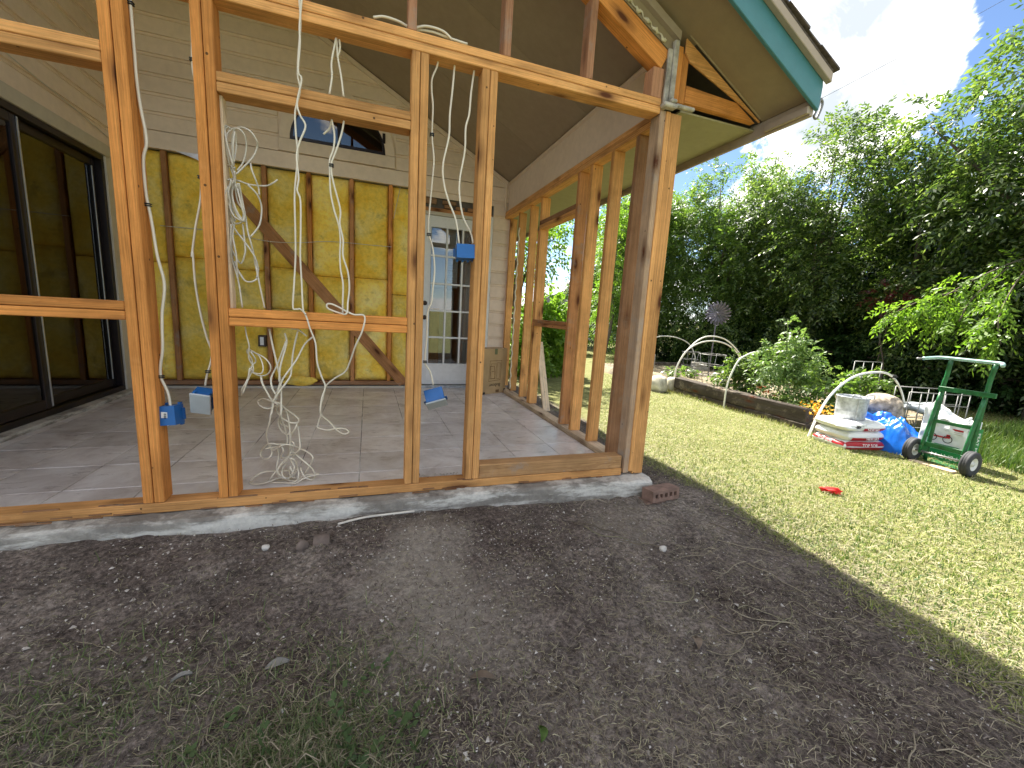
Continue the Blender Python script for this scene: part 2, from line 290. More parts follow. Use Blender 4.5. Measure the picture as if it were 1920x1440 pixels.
LEAFB = m_leaf('bright_leaf', [(0.048, 0.092, 0.022), (0.09, 0.152, 0.038), (0.17, 0.235, 0.065)], 0.52, 0.38, 0.5, 1.3)  # brighter copy; on the tree row it stands in for sunlit leaves
LEAFG = m_leaf('lime_leaf', [(0.10, 0.19, 0.025), (0.15, 0.26, 0.035), (0.20, 0.30, 0.05)], 0.55, 0.45, 0.4, 1.1)
LEAFD = m_leaf('shade_dark_leaf', [(0.014, 0.034, 0.008), (0.022, 0.055, 0.012), (0.034, 0.075, 0.016)], 0.3, 0.6, 0.2)  # darkened copy, deep shade under the trees put into the leaf colour
LEAFT = m_leaf('tomato_leaf', [(0.09, 0.17, 0.045), (0.15, 0.24, 0.07), (0.24, 0.32, 0.12)], 0.4)
LEAFR = m_leaf('red_leaf', [(0.07, 0.012, 0.016), (0.10, 0.016, 0.022)], 0.4)
GRASS = m_leaf('lawn_blade', [(0.115, 0.18, 0.032), (0.195, 0.25, 0.052), (0.295, 0.315, 0.095), (0.39, 0.365, 0.165), (0.46, 0.425, 0.25)], 0.25, 0.6, 0.2, 0.8)
GRASSG = m_leaf('green_blade', [(0.055, 0.11, 0.022), (0.085, 0.15, 0.03), (0.145, 0.195, 0.045)], 0.35, 0.5, 0.3, 0.8)
WEED = m_leaf('dull_weed_blade', [(0.075, 0.115, 0.038), (0.11, 0.15, 0.056), (0.16, 0.20, 0.085), (0.26, 0.25, 0.155)], 0.2, 0.7, 0.2, 0.8)
WEEDL = m_leaf('dull_weed_leaf', [(0.06, 0.10, 0.04), (0.09, 0.13, 0.05)], 0.2, 0.7, 0.2, 0.8)
STRAW = m_leaf('dead_straw', [(0.12, 0.098, 0.07), (0.20, 0.17, 0.12), (0.36, 0.31, 0.225), (0.20, 0.19, 0.115)], 0.05, 0.9, 0.1)
STRAWL = m_leaf('pale_straw', [(0.25, 0.225, 0.125), (0.35, 0.32, 0.20), (0.45, 0.42, 0.29)], 0.1, 0.8, 0.15, 0.8)
MULCH = m_leaf('dark_mulch', [(0.07, 0.056, 0.047), (0.125, 0.10, 0.085), (0.22, 0.185, 0.155)], 0.0, 0.95, 0.1)
CHIPS = m_leaf('stone_chips', [(0.27, 0.245, 0.215), (0.48, 0.445, 0.40), (0.70, 0.67, 0.62)], 0.0, 0.95, 0.1)

# ---------------------------------------------------------------- object helpers
W = {}                                    # world matrices of everything placed
def attach(o, parent):
    if parent is not None:
        o.parent = parent; o.matrix_parent_inverse = W[parent].inverted()
def props(o, label=None, cat=None, group=None, kind=None):
    for k, v in (('label', label), ('category', cat), ('group', group), ('kind', kind)):
        if v: o[k] = v
    return o
def thing(name, label, cat, loc=(0, 0, 0), group=None):
    o = bpy.data.objects.new(name, None); COL.objects.link(o); o.empty_display_size = 0.1
    o.location = loc; W[o] = Matrix.Translation(loc); return props(o, label, cat, group)
def link(name, me, m, parent=None, mw=None, kind=None):
    o = bpy.data.objects.new(name, me); COL.objects.link(o)
    if m is not None and not me.materials: me.materials.append(m)
    mw = mw or Matrix.Identity(4); o.matrix_basis = mw; W[o] = mw.copy(); attach(o, parent)
    if parent is not None: o.matrix_basis = mw
    if kind: o['kind'] = kind
    return o
def from_py(name, v, f, m, parent=None, mw=None, smooth=False, kind=None):
    me = bpy.data.meshes.new(name); me.from_pydata([tuple(p) for p in v], [], f); me.update()
    if smooth: me.polygons.foreach_set('use_smooth', [True] * len(me.polygons))
    return link(name, me, m, parent, mw, kind)
def from_np(name, v, f, m, parent=None, kind=None, smooth=False):
    """v (N,3) float, f (F,k) int"""
    me = bpy.data.meshes.new(name); k = f.shape[1]
    me.vertices.add(len(v)); me.vertices.foreach_set('co', v.astype(np.float32).ravel())
    me.loops.add(f.size); me.loops.foreach_set('vertex_index', f.astype(np.int32).ravel())
    me.polygons.add(len(f)); me.polygons.foreach_set('loop_start', np.arange(0, f.size, k, dtype=np.int32))
    if smooth: me.polygons.foreach_set('use_smooth', np.ones(len(f), bool))
    me.update(calc_edges=True); return link(name, me, m, parent, None, kind)
def bm_to(name, bm, m, parent=None, mw=None, smooth=False, kind=None):
    bmesh.ops.recalc_face_normals(bm, faces=bm.faces[:])
    me = bpy.data.meshes.new(name); bm.to_mesh(me); bm.free()
    if smooth: me.polygons.foreach_set('use_smooth', [True] * len(me.polygons))
    return link(name, me, m, parent, mw, kind)
def add_box(bm, lo, hi):
    v = [bm.verts.new((x, y, z)) for z in (lo[2], hi[2]) for y in (lo[1], hi[1]) for x in (lo[0], hi[0])]
    for q in ((0, 2, 3, 1), (4, 5, 7, 6), (0, 1, 5, 4), (2, 6, 7, 3), (0, 4, 6, 2), (1, 3, 7, 5)): bm.faces.new([v[i] for i in q])
    return v
def bevel(bm, d, seg=1):
    if d: bmesh.ops.bevel(bm, geom=bm.edges[:], offset=d, offset_type='OFFSET', segments=seg, profile=0.6, affect='EDGES')
def box(name, lo, hi, m, parent=None, bev=0.002, kind=None):
    lo = np.array(lo, float); hi = np.array(hi, float); c = (lo + hi) / 2; h = np.abs(hi - lo) / 2
    bm = bmesh.new(); add_box(bm, -h, h); bevel(bm, min(bev, h.min() * 0.4))
    return bm_to(name, bm, m, parent, Matrix.Translation(c), kind=kind)
def boxes(name, lst, m, parent=None, bev=0.0):
    bm = bmesh.new()
    for lo, hi in lst: add_box(bm, lo, hi)
    bevel(bm, bev); return bm_to(name, bm, m, parent)
def frame(a, b, wdir):
    a = Vector(a); b = Vector(b); x = (b - a).normalized(); y = Vector(wdir); y = (y - x * y.dot(x)).normalized(); z = x.cross(y)
    mw = Matrix((x, y, z)).transposed().to_4x4(); mw.translation = (a + b) / 2; return mw, (b - a).length
def lumber(name, a, b, wd, th, wdir, m, parent=None, bev=0.003):
    """a straight timber from a to b (centre line), wd along wdir, th across"""
    mw, ln = frame(a, b, wdir); bm = bmesh.new(); add_box(bm, (-ln / 2, -wd / 2, -th / 2), (ln / 2, wd / 2, th / 2)); bevel(bm, bev)
    return bm_to(name, bm, m, parent, mw)
def stud(name, x0, x1, y0, y1, z0, z1, m, parent, bev=0.003):
    return lumber(name, ((x0 + x1) / 2, (y0 + y1) / 2, z0), ((x0 + x1) / 2, (y0 + y1) / 2, z1), x1 - x0, y1 - y0, (1, 0, 0), m, parent, bev)
def beamx(name, x0, x1, y0, y1, z0, z1, m, parent, bev=0.003):
    return lumber(name, (x0, (y0 + y1) / 2, (z0 + z1) / 2), (x1, (y0 + y1) / 2, (z0 + z1) / 2), y1 - y0, z1 - z0, (0, 1, 0), m, parent, bev)
def beamy(name, x0, x1, y0, y1, z0, z1, m, parent, bev=0.003):
    return lumber(name, ((x0 + x1) / 2, y0, (z0 + z1) / 2), ((x0 + x1) / 2, y1, (z0 + z1) / 2), x1 - x0, z1 - z0, (1, 0, 0), m, parent, bev)
def prism(name, poly, ax, a0, a1, m, parent=None, bev=0.0):
    """polygon in the plane across axis ax, extruded a0..a1.  ax=1: poly is (x,z); ax=0: (y,z); ax=2: (x,y)"""
    bm = bmesh.new(); rings = []
    for a in (a0, a1):
        rings.append([bm.verts.new({0: (a, p[0], p[1]), 1: (p[0], a, p[1]), 2: (p[0], p[1], a)}[ax]) for p in poly])
    bm.faces.new(rings[0]); bm.faces.new(rings[1][::-1]); n = len(poly)
    for i in range(n): bm.faces.new([rings[0][i], rings[1][i], rings[1][(i + 1) % n], rings[0][(i + 1) % n]])
    bmesh.ops.recalc_face_normals(bm, faces=bm.faces[:]); bevel(bm, bev); return bm_to(name, bm, m, parent)
def smooth_path(p, sub=5):
    p = np.array(p, float)
    if len(p) < 3: return p
    q = np.vstack([2 * p[0] - p[1], p, 2 * p[-1] - p[-2]]); o = []
    for i in range(1, len(q) - 2):
        a, b, c, d = q[i - 1:i + 3]
        for s in np.linspace(0, 1, sub, endpoint=False):
            o.append(0.5 * (2 * b + (c - a) * s + (2 * a - 5 * b + 4 * c - d) * s * s + (3 * b - a - 3 * c + d) * s ** 3))
    o.append(p[-1]); return np.array(o)
def tube_geo(path, r, seg=6, v0=0, cap=True):
    P = np.array(path, float); n = len(P); rr = np.full(n, r) if np.isscalar(r) else np.array(r, float)
    T = np.gradient(P, axis=0); T /= np.linalg.norm(T, axis=1)[:, None] + 1e-9
    up = np.array([0.31, 0.17, 0.93]) if abs(T[0][2]) < 0.8 else np.array([0.9, 0.4, 0.1])
    V = []; F = []
    nrm_ = up - T[0] * up.dot(T[0]); nrm_ /= np.linalg.norm(nrm_)
    for i in range(n):
        nrm_ = nrm_ - T[i] * nrm_.dot(T[i]); l = np.linalg.norm(nrm_)
        nrm_ = nrm_ / l if l > 1e-6 else np.cross(T[i], [0.3, 0.5, 0.8]); b = np.cross(T[i], nrm_)
        for k in range(seg):
            a = 2 * math.pi * k / seg; V.append(P[i] + rr[i] * (math.cos(a) * nrm_ + math.sin(a) * b))
    for i in range(n - 1):
        for k in range(seg):
            F.append((v0 + i * seg + k, v0 + i * seg + (k + 1) % seg, v0 + (i + 1) * seg + (k + 1) % seg, v0 + (i + 1) * seg + k))
    if cap: F.append(tuple(v0 + k for k in range(seg))[::-1]); F.append(tuple(v0 + (n - 1) * seg + k for k in range(seg)))
    return V, F
def tubes(name, paths, r, m, parent=None, seg=6, sub=5, kind=None):
    V = []; F = []
    for i, p in enumerate(paths):
        rad = r[i] if isinstance(r, list) else r
        q = smooth_path(p, sub) if sub > 1 else np.array(p, float)
        v, f = tube_geo(q, rad, seg, len(V)); V += v; F += f
    return from_py(name, V, F, m, parent, smooth=True, kind=kind)
def lathe(name, prof, c, m, parent=None, seg=24, mw=None):
    V = []; F = []
    for r, z in prof:
        for k in range(seg): a = 2 * math.pi * k / seg; V.append((r * math.cos(a), r * math.sin(a), z))
    for i in range(len(prof) - 1):
        for k in range(seg): F.append((i * seg + k, i * seg + (k + 1) % seg, (i + 1) * seg + (k + 1) % seg, (i + 1) * seg + k))
    o = from_py(name, V, F, m, parent, mw or Matrix.Translation(c), True); return o
def text(name, s, size, mw, m, parent, depth=0.0008):
    cu = bpy.data.curves.new(name + '_curve', 'FONT'); cu.body = s; cu.size = size; cu.align_x = 'CENTER'; cu.align_y = 'CENTER'; cu.extrude = depth; cu.resolution_u = 2
    o = bpy.data.objects.new(name + '_tmp', cu); COL.objects.link(o)
    me = bpy.data.meshes.new_from_object(o.evaluated_get(bpy.context.evaluated_depsgraph_get()))
    bpy.data.objects.remove(o); me.name = name; me.materials.clear(); return link(name, me, m, parent, mw)
def basis(loc, x, y):
    x = Vector(x).normalized(); y = Vector(y); y = (y - x * y.dot(x)).normalized(); z = x.cross(y)
    mw = Matrix((x, y, z)).transposed().to_4x4(); mw.translation = loc; return mw
def fnoise(v, s, seed=0, oct=3):
    """cheap smooth noise on (N,3) points"""
    rs = np.random.default_rng(seed); o = np.zeros(len(v)); a = 1.0
    for k in range(oct):
        for j in range(4):
            d = rs.normal(size=3); d /= np.linalg.norm(d); o += a * np.sin(v @ d * s * (1.7 ** k) * rs.uniform(0.7, 1.3) + rs.uniform(0, 6.28))
        a *= 0.55
    return o / 4.0
def blob(name, c, rad, m, parent=None, seed=0, amp=0.15, freq=5, sub=3, rot=0.0, power=1.0):
    bm = bmesh.new(); bmesh.ops.create_icosphere(bm, subdivisions=sub, radius=1.0)
    v = np.array([x.co[:] for x in bm.verts]); 
    if power != 1.0: v = np.sign(v) * np.abs(v) ** power
    v = v * (1 + amp * fnoise(v, freq * 0.5, seed))[:, None] * np.array(rad)
    for x, p in zip(bm.verts, v): x.co = p
    return bm_to(name, bm, m, parent, Matrix.Translation(c) @ Matrix.Rotation(rot, 4, 'Z'), True)
def sstep(a, b, x):
    t = np.clip((x - a) / (b - a), 0, 1); return t * t * (3 - 2 * t)
def gz(x, y):
    """ground height"""
    x = np.asarray(x, float); y = np.asarray(y, float)
    left = -0.072 - 0.03 * np.clip((x + 3) / 3, 0, 1)
    right = np.maximum(-0.102 - 0.054 * x, -0.30)
    s = np.where(x < 0, left, right)
    fall = -0.085 * sstep(0.1, 1.3, -y) * (1 - np.clip(x / 2.0, 0, 1))
    z = s + fall + 0.006 * np.sin(x * 3.1 + 1.3 * np.sin(y * 2.3)) + 0.006 * np.sin(y * 4.1 + x * 1.7)
    z = z + 0.028 * np.exp(-(((x + 1.40) / 0.33) ** 2 + ((y + 0.33) / 0.15) ** 2))       # small mound of fill by the slab
    return z

# traced cable runs, millimetres
CAB = {"A":[[[-2534,50,2106],[-2535,50,2047],[-2535,50,1957],[-2535,50,1867],[-2535,50,1776],[-2530,50,1683],[-2519,50,1562],[-2535,50,1485],[-2535,50,1356],[-2525,50,1262],[-2514,50,1115],[-2497,50,1000],[-2514,50,872],[-2522,50,727],[-2535,50,645],[-2535,50,594],[-2515,50,530],[-2509,50,461]]],"B":[[[-2358,95,2126],[-2357,95,2000],[-2361,95,1882],[-2350,95,1791],[-2356,95,1668],[-2355,95,1530],[-2360,95,1386],[-2387,95,1252],[-2407,95,1130],[-2403,95,1146],[-2401,95,1010],[-2388,95,878],[-2370,95,775],[-2356,95,719],[-2361,95,666],[-2379,95,604],[-2389,95,554]]],"C":[[[-1947,-12,2185],[-1944,-12,2090],[-1954,-12,1976],[-1959,-12,1895],[-1951,-12,1843],[-1966,-12,1779],[-1973,-12,1736],[-1971,-12,1660],[-1966,-12,1591],[-1972,-12,1518],[-1982,-12,1416],[-1983,-12,1268],[-1985,-12,1161],[-1993,-12,1045],[-2001,-12,938],[-1989,-12,927],[-1969,-12,928],[-1949,-12,901],[-1932,-12,841],[-1911,-12,776],[-1905,-12,684],[-1887,-12,617],[-1872,-12,569],[-1888,-12,513],[-1897,-12,443]],
[[-1936,-18,2184],[-1947,-18,2073],[-1947,-18,2008],[-1956,-18,1907],[-1944,-18,1876],[-1963,-18,1784],[-1952,-18,1738],[-1933,-18,1700],[-1957,-18,1633],[-1970,-18,1574],[-1964,-18,1489],[-1971,-18,1438],[-1959,-18,1395],[-1961,-18,1269],[-1965,-18,1163],[-1962,-18,1047],[-1959,-18,932],[-1948,-18,905]]],"D":[[[-1813,45,2097],[-1832,45,1999],[-1831,45,1943],[-1842,45,1870]],
[[-1812,50,2100],[-1807,50,2028],[-1795,50,1961],[-1784,50,1874]],
[[-1801,55,2100],[-1798,55,2068],[-1807,55,2031]],
[[-1836,60,1775],[-1844,60,1738],[-1870,60,1708]],
[[-1834,40,1768],[-1823,40,1706],[-1828,40,1646],[-1844,40,1598],[-1844,40,1546],[-1842,40,1463],[-1828,40,1388],[-1808,40,1320],[-1802,40,1257],[-1805,40,1185],[-1802,40,1120],[-1792,40,1055],[-1794,40,980],[-1795,40,917]],
[[-1783,35,1770],[-1793,35,1717],[-1817,35,1639],[-1837,35,1583],[-1836,35,1538],[-1825,35,1487],[-1801,35,1390],[-1804,35,1328],[-1790,35,1258],[-1791,35,1186],[-1770,35,1114],[-1764,35,1041],[-1771,35,973],[-1776,-12,919],[-1816,35,922],[-1859,35,938],[-1863,35,957],[-1846,35,960],[-1816,35,949],[-1747,-12,918],[-1696,-12,913],[-1705,-12,843],[-1737,14,767],[-1763,61,686],[-1788,94,627],[-1841,117,587],[-1884,142,541],[-1901,178,472],[-1919,208,413],[-1915,231,369],[-1880,250,328],[-1840,250,278],[-1804,250,254],[-1779,250,264],[-1799,250,283],[-1845,250,286],[-1890,250,280],[-1936,250,295],[-1933,250,319],[-1917,228,374]]],"G":[[[-1371,50,2127],[-1376,50,2088],[-1397,50,2034],[-1398,50,1981],[-1390,50,1914],[-1391,50,1789],[-1379,50,1679],[-1385,50,1573],[-1394,50,1439],[-1397,50,1401],[-1396,50,1338],[-1372,50,1264],[-1360,50,1160],[-1366,50,1071],[-1371,50,1000],[-1390,50,944],[-1391,50,816],[-1397,50,691],[-1368,50,639],[-1350,50,567]]],"H":[[[-1293,45,2117],[-1300,45,2007],[-1309,45,1889],[-1310,45,1794],[-1334,45,1669],[-1329,45,1588],[-1305,45,1509],[-1261,45,1413],[-1240,45,1303]]],"I":[[[-1197,45,2119],[-1209,45,2011],[-1214,45,1916],[-1229,45,1849],[-1229,45,1744],[-1248,45,1617],[-1247,45,1534],[-1225,45,1435],[-1182,45,1362],[-1167,45,1311]]],"J":[[[-1660,60,2225],[-1615,60,2239],[-1553,60,2237],[-1510,60,2226],[-1482,60,2223]],
[[-1483,50,2222],[-1428,50,2243],[-1354,50,2242],[-1307,50,2217]],
[[-1482,65,2225],[-1401,65,2235],[-1317,65,2229],[-1232,65,2225]]],"E":[[[-2238,61,1514],[-2250,40,1610],[-2253,33,1637],[-2248,51,1667],[-2241,68,1673],[-2230,58,1663]],
[[-2227,51,1513],[-2237,33,1589],[-2244,40,1637],[-2247,62,1663],[-2238,66,1670]],
[[-2219,34,1509],[-2240,38,1607],[-2237,60,1649],[-2220,67,1668],[-2183,50,1673],[-2148,33,1656],[-2130,41,1628],[-2133,63,1612],[-2150,66,1570],[-2185,46,1514],[-2210,32,1479]],
[[-2222,57,1520],[-2230,68,1601],[-2215,53,1655],[-2192,34,1659],[-2174,38,1641],[-2173,60,1604],[-2189,67,1542],[-2209,49,1498]],
[[-2222,44,1521],[-2215,32,1596],[-2210,47,1650],[-2212,66,1617],[-2213,62,1585],[-2218,40,1529]],
[[-2240,68,1516],[-2224,52,1461],[-2248,33,1412],[-2254,39,1368],[-2247,60,1319],[-2229,67,1295],[-2238,49,1350],[-2243,32,1408]],
[[-2226,38,1514],[-2221,59,1463],[-2244,67,1426],[-2246,50,1367],[-2228,33,1312],[-2195,41,1292],[-2193,62,1312],[-2208,66,1385],[-2217,46,1442]],
[[-2225,57,1515],[-2222,68,1461],[-2233,52,1406],[-2218,33,1340],[-2198,39,1303],[-2196,60,1330],[-2209,67,1403],[-2211,49,1448]],
[[-2229,34,1455],[-2246,38,1391],[-2253,60,1350],[-2233,67,1285],[-2191,49,1301],[-2193,32,1343],[-2210,41,1424]],
[[-2216,37,1493],[-2221,58,1427],[-2217,68,1375],[-2193,51,1333],[-2193,33,1293],[-2220,40,1327],[-2239,62,1398],[-2230,66,1445]],
[[-2255,68,1519],[-2237,57,1517],[-2214,36,1504]],
[[-2244,39,1452],[-2232,61,1464],[-2211,67,1460]],
[[-2255,37,1412],[-2249,59,1428],[-2229,68,1437]],
[[-2208,52,1459],[-2168,68,1453],[-2106,57,1454],[-2072,36,1466],[-2054,35,1482]],
[[-2168,33,1444],[-2138,41,1412],[-2127,62,1377],[-2128,66,1331],[-2136,46,1279],[-2166,32,1229]],
[[-2205,50,1449],[-2200,67,1386],[-2188,59,1312],[-2177,38,1250],[-2166,34,1204],[-2161,54,1154],[-2160,68,1113],[-2149,56,1078],[-2150,35,1058]],
[[-2158,50,1535],[-2151,33,1507],[-2140,41,1471],[-2135,63,1445],[-2133,66,1414]],
[[-2262,57,1380],[-2265,36,1321],[-2264,35,1253],[-2252,56,1188],[-2234,68,1139],[-2212,53,1114],[-2191,34,1154],[-2190,38,1192],[-2200,60,1283]],
[[-2249,67,1306],[-2229,60,1256],[-2188,38,1202],[-2155,34,1148],[-2146,53,1098],[-2155,68,1069]],
[[-2233,66,1280],[-2237,46,1230],[-2224,32,1150],[-2227,44,1099],[-2228,65,1053]],
[[-2238,33,1274],[-2248,51,1150],[-2238,68,1100],[-2209,58,1054]],
[[-2248,59,1127],[-2225,49,1037],[-2212,40,921]],
[[-2238,58,1121],[-2226,58,1084],[-2197,46,1039],[-2161,40,1042],[-2147,49,1074],[-2158,59,1152]],
[[-2152,41,1104],[-2139,44,1012],[-2127,56,923]]],"K":[[[-2214,76,838],[-2204,53,797],[-2196,55,745],[-2211,78,718],[-2196,90,678],[-2188,72,627],[-2197,51,644],[-2209,58,594],[-2244,82,513]],
[[-2196,51,736],[-2204,71,690],[-2193,89,649],[-2196,80,625],[-2209,56,585],[-2230,53,526]],
[[-2203,90,727],[-2163,77,700],[-2143,54,650],[-2153,54,620],[-2190,78,622],[-2202,90,648]],
[[-2201,88,722],[-2144,67,697],[-2114,50,665],[-2116,63,634],[-2138,86,608],[-2168,86,605],[-2190,63,623]],
[[-2190,51,722],[-2179,71,691],[-2181,89,669],[-2195,80,650],[-2213,56,585],[-2233,53,546],[-2241,75,513]]],"F":[[[-2157,69,603],[-2149,58,570],[-2124,64,508],[-2113,79,475],[-2119,80,428],[-2124,67,411]],
[[-2115,70,828],[-2098,58,733],[-2085,64,654],[-2078,79,592],[-2076,80,530],[-2077,67,410]],
[[-2053,82,811],[-2046,74,763],[-2071,60,660],[-2079,61,590],[-2080,75,567],[-2106,82,494]],
[[-2047,71,773],[-2088,82,661],[-2115,75,597],[-2111,61,554],[-2097,60,519]],
[[-1995,65,824],[-2019,79,723],[-2028,80,643],[-2036,66,599],[-2078,58,535],[-2113,68,477]],
[[-1931,76,799],[-1969,82,760],[-2005,70,685],[-2050,58,615],[-2072,64,574],[-2101,78,485]],
[[-2022,60,835],[-1993,74,829],[-1959,82,800]],
[[-2128,163,476],[-2134,148,421],[-2148,153,349],[-2170,189,288],[-2171,227,224],[-2156,225,192],[-2153,202,169],[-2172,200,151],[-2199,225,148],[-2211,241,165],[-2194,219,201],[-2158,184,235],[-2125,184,231],[-2112,215,211],[-2139,233,200],[-2184,215,199]],
[[-2163,110,588],[-2167,148,549],[-2148,158,498],[-2127,136,473],[-2093,126,459],[-2070,156,422],[-2039,189,383],[-2020,186,362],[-2021,160,351],[-2050,153,352],[-2086,174,367],[-2114,189,394],[-2116,168,424],[-2098,134,449],[-2122,128,467],[-2165,153,478],[-2193,172,466],[-2192,156,453],[-2166,134,437],[-2140,141,431],[-2119,167,439],[-2099,176,445]],
[[-2087,146,533],[-2086,128,487],[-2094,142,401],[-2108,174,367],[-2115,204,325],[-2099,197,296],[-2069,172,285],[-2058,166,308],[-2071,189,323],[-2103,203,334],[-2100,174,376]],
[[-2093,142,451],[-2078,178,417],[-2069,187,380],[-2060,171,332],[-2058,170,272],[-2065,203,208],[-2076,238,161],[-2084,238,139],[-2112,216,112],[-2130,206,76],[-2132,231,44],[-2109,254,14],[-2070,228,8],[-2040,212,17],[-2029,208,50],[-2038,236,81]],
[[-2022,167,350],[-2033,159,317],[-2057,188,275],[-2065,228,209],[-2055,230,172],[-2025,208,146],[-1978,206,98],[-1958,231,55],[-1957,254,17],[-1966,225,8],[-1996,212,27],[-2015,208,67],[-2022,236,80]],
[[-2026,205,322],[-2021,201,270],[-2016,187,211],[-2030,195,183],[-2074,229,150],[-2113,247,133],[-2111,222,155],[-2095,190,192],[-2101,192,214]],
[[-2084,131,437],[-2094,161,379],[-2088,200,325],[-2080,214,259],[-2078,193,230],[-2103,182,222],[-2142,209,193],[-2161,232,199],[-2151,219,221],[-2096,189,228],[-2057,182,224],[-2031,210,204],[-2027,234,187],[-1995,223,175],[-1961,200,154],[-1960,204,130],[-1978,238,86],[-2006,255,34]],
[[-2070,200,147],[-2048,207,134],[-2043,243,88],[-2053,254,43],[-2078,230,26],[-2097,206,38],[-2110,217,57],[-2110,247,77],[-2095,252,98]],
[[-2060,191,185],[-2087,210,131],[-2125,244,84],[-2139,254,49],[-2124,228,35],[-2089,205,33]],
[[-2264,236,16],[-2240,208,48],[-2203,213,70],[-2160,243,64],[-2128,254,57],[-2081,230,68],[-2065,206,85]],
[[-2269,255,8],[-2253,225,8],[-2220,211,9],[-2182,209,16],[-2134,238,23],[-2090,255,22],[-2070,236,42]],
[[-2133,211,79],[-2158,210,45],[-2176,238,12],[-2166,224,8],[-2110,208,8],[-2062,199,8],[-2036,213,16],[-2000,243,29],[-1934,254,27],[-1974,230,28],[-2011,206,22],[-2041,189,8],[-2060,188,8]],
[[-2126,226,190],[-2127,242,149],[-2133,227,105],[-2130,205,77],[-2111,220,38],[-2079,249,9]],
[[-2058,207,66],[-2072,215,96],[-2076,245,29],[-2042,253,14],[-2014,227,32]],
[[-2053,181,246],[-2042,183,227],[-2060,218,190],[-2053,243,149],[-2067,230,127],[-2049,208,93],[-2063,212,46]]],"W":[[[-3591,2985,1603],[-3061,2985,1605],[-2682,2985,1559],[-2381,2985,1576],[-2066,2985,1622],[-1624,2985,1630],[-1422,2985,1634]]],"W2":[[[-1338,2970,2291],[-1409,2970,1941]]]}
# ================================================================ SETTING
def axis(fine0, fine1, step, lo, hi, g=1.16):
    c = list(np.arange(fine0, fine1 + 1e-6, step)); a = c[0]; st = step
    left = []
    while a > lo: st *= g; a -= st; left.append(a)
    b = c[-1]; st = step; right = []
    while b < hi: st *= g; b += st; right.append(b)
    return np.array(left[::-1] + c + right)
gxs = axis(-3.4, 1.4, 0.018, -900, 900); gys = axis(-2.0, 0.12, 0.018, -900, 900)
GX, GY = np.meshgrid(gxs, gys); px_, py_ = GX.ravel(), GY.ravel()
pz_ = gz(px_, py_)
near = np.exp(-((np.clip(np.abs(px_ + 1) - 2.6, 0, None)) ** 2 + np.clip(np.abs(py_ + 0.9) - 1.2, 0, None) ** 2) * 2)
pts = np.stack([px_, py_, np.zeros_like(px_)], 1)
pz_ = pz_ + near * (0.010 * fnoise(pts, 9, 1) + 0.006 * fnoise(pts, 30, 2) + 0.004 * fnoise(pts, 90, 3, 2))
nx, ny = len(gxs), len(gys); idx = np.arange(nx * ny).reshape(ny, nx)
q = np.stack([idx[:-1, :-1], idx[:-1, 1:], idx[1:, 1:], idx[1:, :-1]], -1).reshape(-1, 4)
from_np('ground', np.stack([px_, py_, pz_], 1), q, GROUND, kind='structure', smooth=True)
# ---- concrete slab with a rough edge
rs = np.random.default_rng(3)
xs = np.concatenate([np.arange(-5.2, 0.0, 0.045), [0.01, 0.035]])
V = []; prof_n = 6
for i, x in enumerate(xs):
    k = 0.006 * math.sin(x * 7.3) + 0.004 * rs.normal(); kz = 0.003 * rs.normal()
    if x < -2.2: k += 0.02 * (-2.2 - x)
    y0 = -0.088 - k - (0.03 if x > -0.3 else 0)
    if x > 0.02: y0 += 0.05
    V += [(x, 0.35, -0.0275), (x, -0.03, -0.012 + kz), (x, y0 + 0.022, -0.012 + kz), (x, y0 + 0.004, -0.022 + kz), (x, y0, -0.05), (x, y0 - 0.006, -0.40)]
F = []
for i in range(len(xs) - 1):
    for j in range(prof_n - 1): F.append((i * prof_n + j, i * prof_n + j + 1, (i + 1) * prof_n + j + 1, (i + 1) * prof_n + j))
e = (len(xs) - 1) * prof_n; F.append(tuple(e + j for j in range(prof_n)))
slab = from_py('concrete_slab', V, F, CONC, kind='structure')
box('slab_core', (-5.2, 0.2, -0.40), (0.055, 3.14, -0.014), CONC, slab, 0.01)
box('grout_bed', (-3.86, 0.10, -0.0139), (-0.10, 2.99, -0.0032), GROUT, slab, 0)
# ---- floor tiles, one object each
tile_me = None; pitch_x, pitch_y = 0.335, 0.345
xg = [-0.385 - pitch_x * k for k in range(-1, 11)]; yg = [0.31 + pitch_y * k for k in range(-1, 9)]
random.seed(4)
def tile_mesh(wx, wy):
    bm = bmesh.new(); add_box(bm, (-wx / 2, -wy / 2, -0.008), (wx / 2, wy / 2, 0.0)); bevel(bm, 0.0018)
    me = bpy.data.meshes.new('tile'); bm.to_mesh(me); bm.free(); me.materials.append(TILE); return me
full = tile_mesh(pitch_x - 0.005, pitch_y - 0.005)
for i, x1 in enumerate(xg):
    for j, y0 in enumerate(yg):
        x0 = x1 - pitch_x; y1 = y0 + pitch_y
        a0, a1, b0, b1 = max(x0, -3.80), min(x1, -0.101), max(y0, 0.095), min(y1, 2.965)
        if a1 - a0 < 0.03 or b1 - b0 < 0.03: continue
        isfull = (a1 - a0 > pitch_x - 1e-4) and (b1 - b0 > pitch_y - 1e-4)
        me = full if isfull else tile_mesh(a1 - a0 - 0.005, b1 - b0 - 0.005)
        mw = Matrix.Translation(((a0 + a1) / 2, (b0 + b1) / 2, random.uniform(-0.0006, 0.0006))) @ Matrix.Rotation(random.uniform(-0.0025, 0.0025), 4, 'X') @ Matrix.Rotation(random.uniform(-0.0025, 0.0025), 4, 'Y')
        link('tile', me, None, slab, mw)
# ---- ceiling / roof line:  z = 2.505 - 0.528 x  (x < 0 climbs to the left)
def cz(x): return 2.505 - 0.528 * x
RIDGE = -4.7
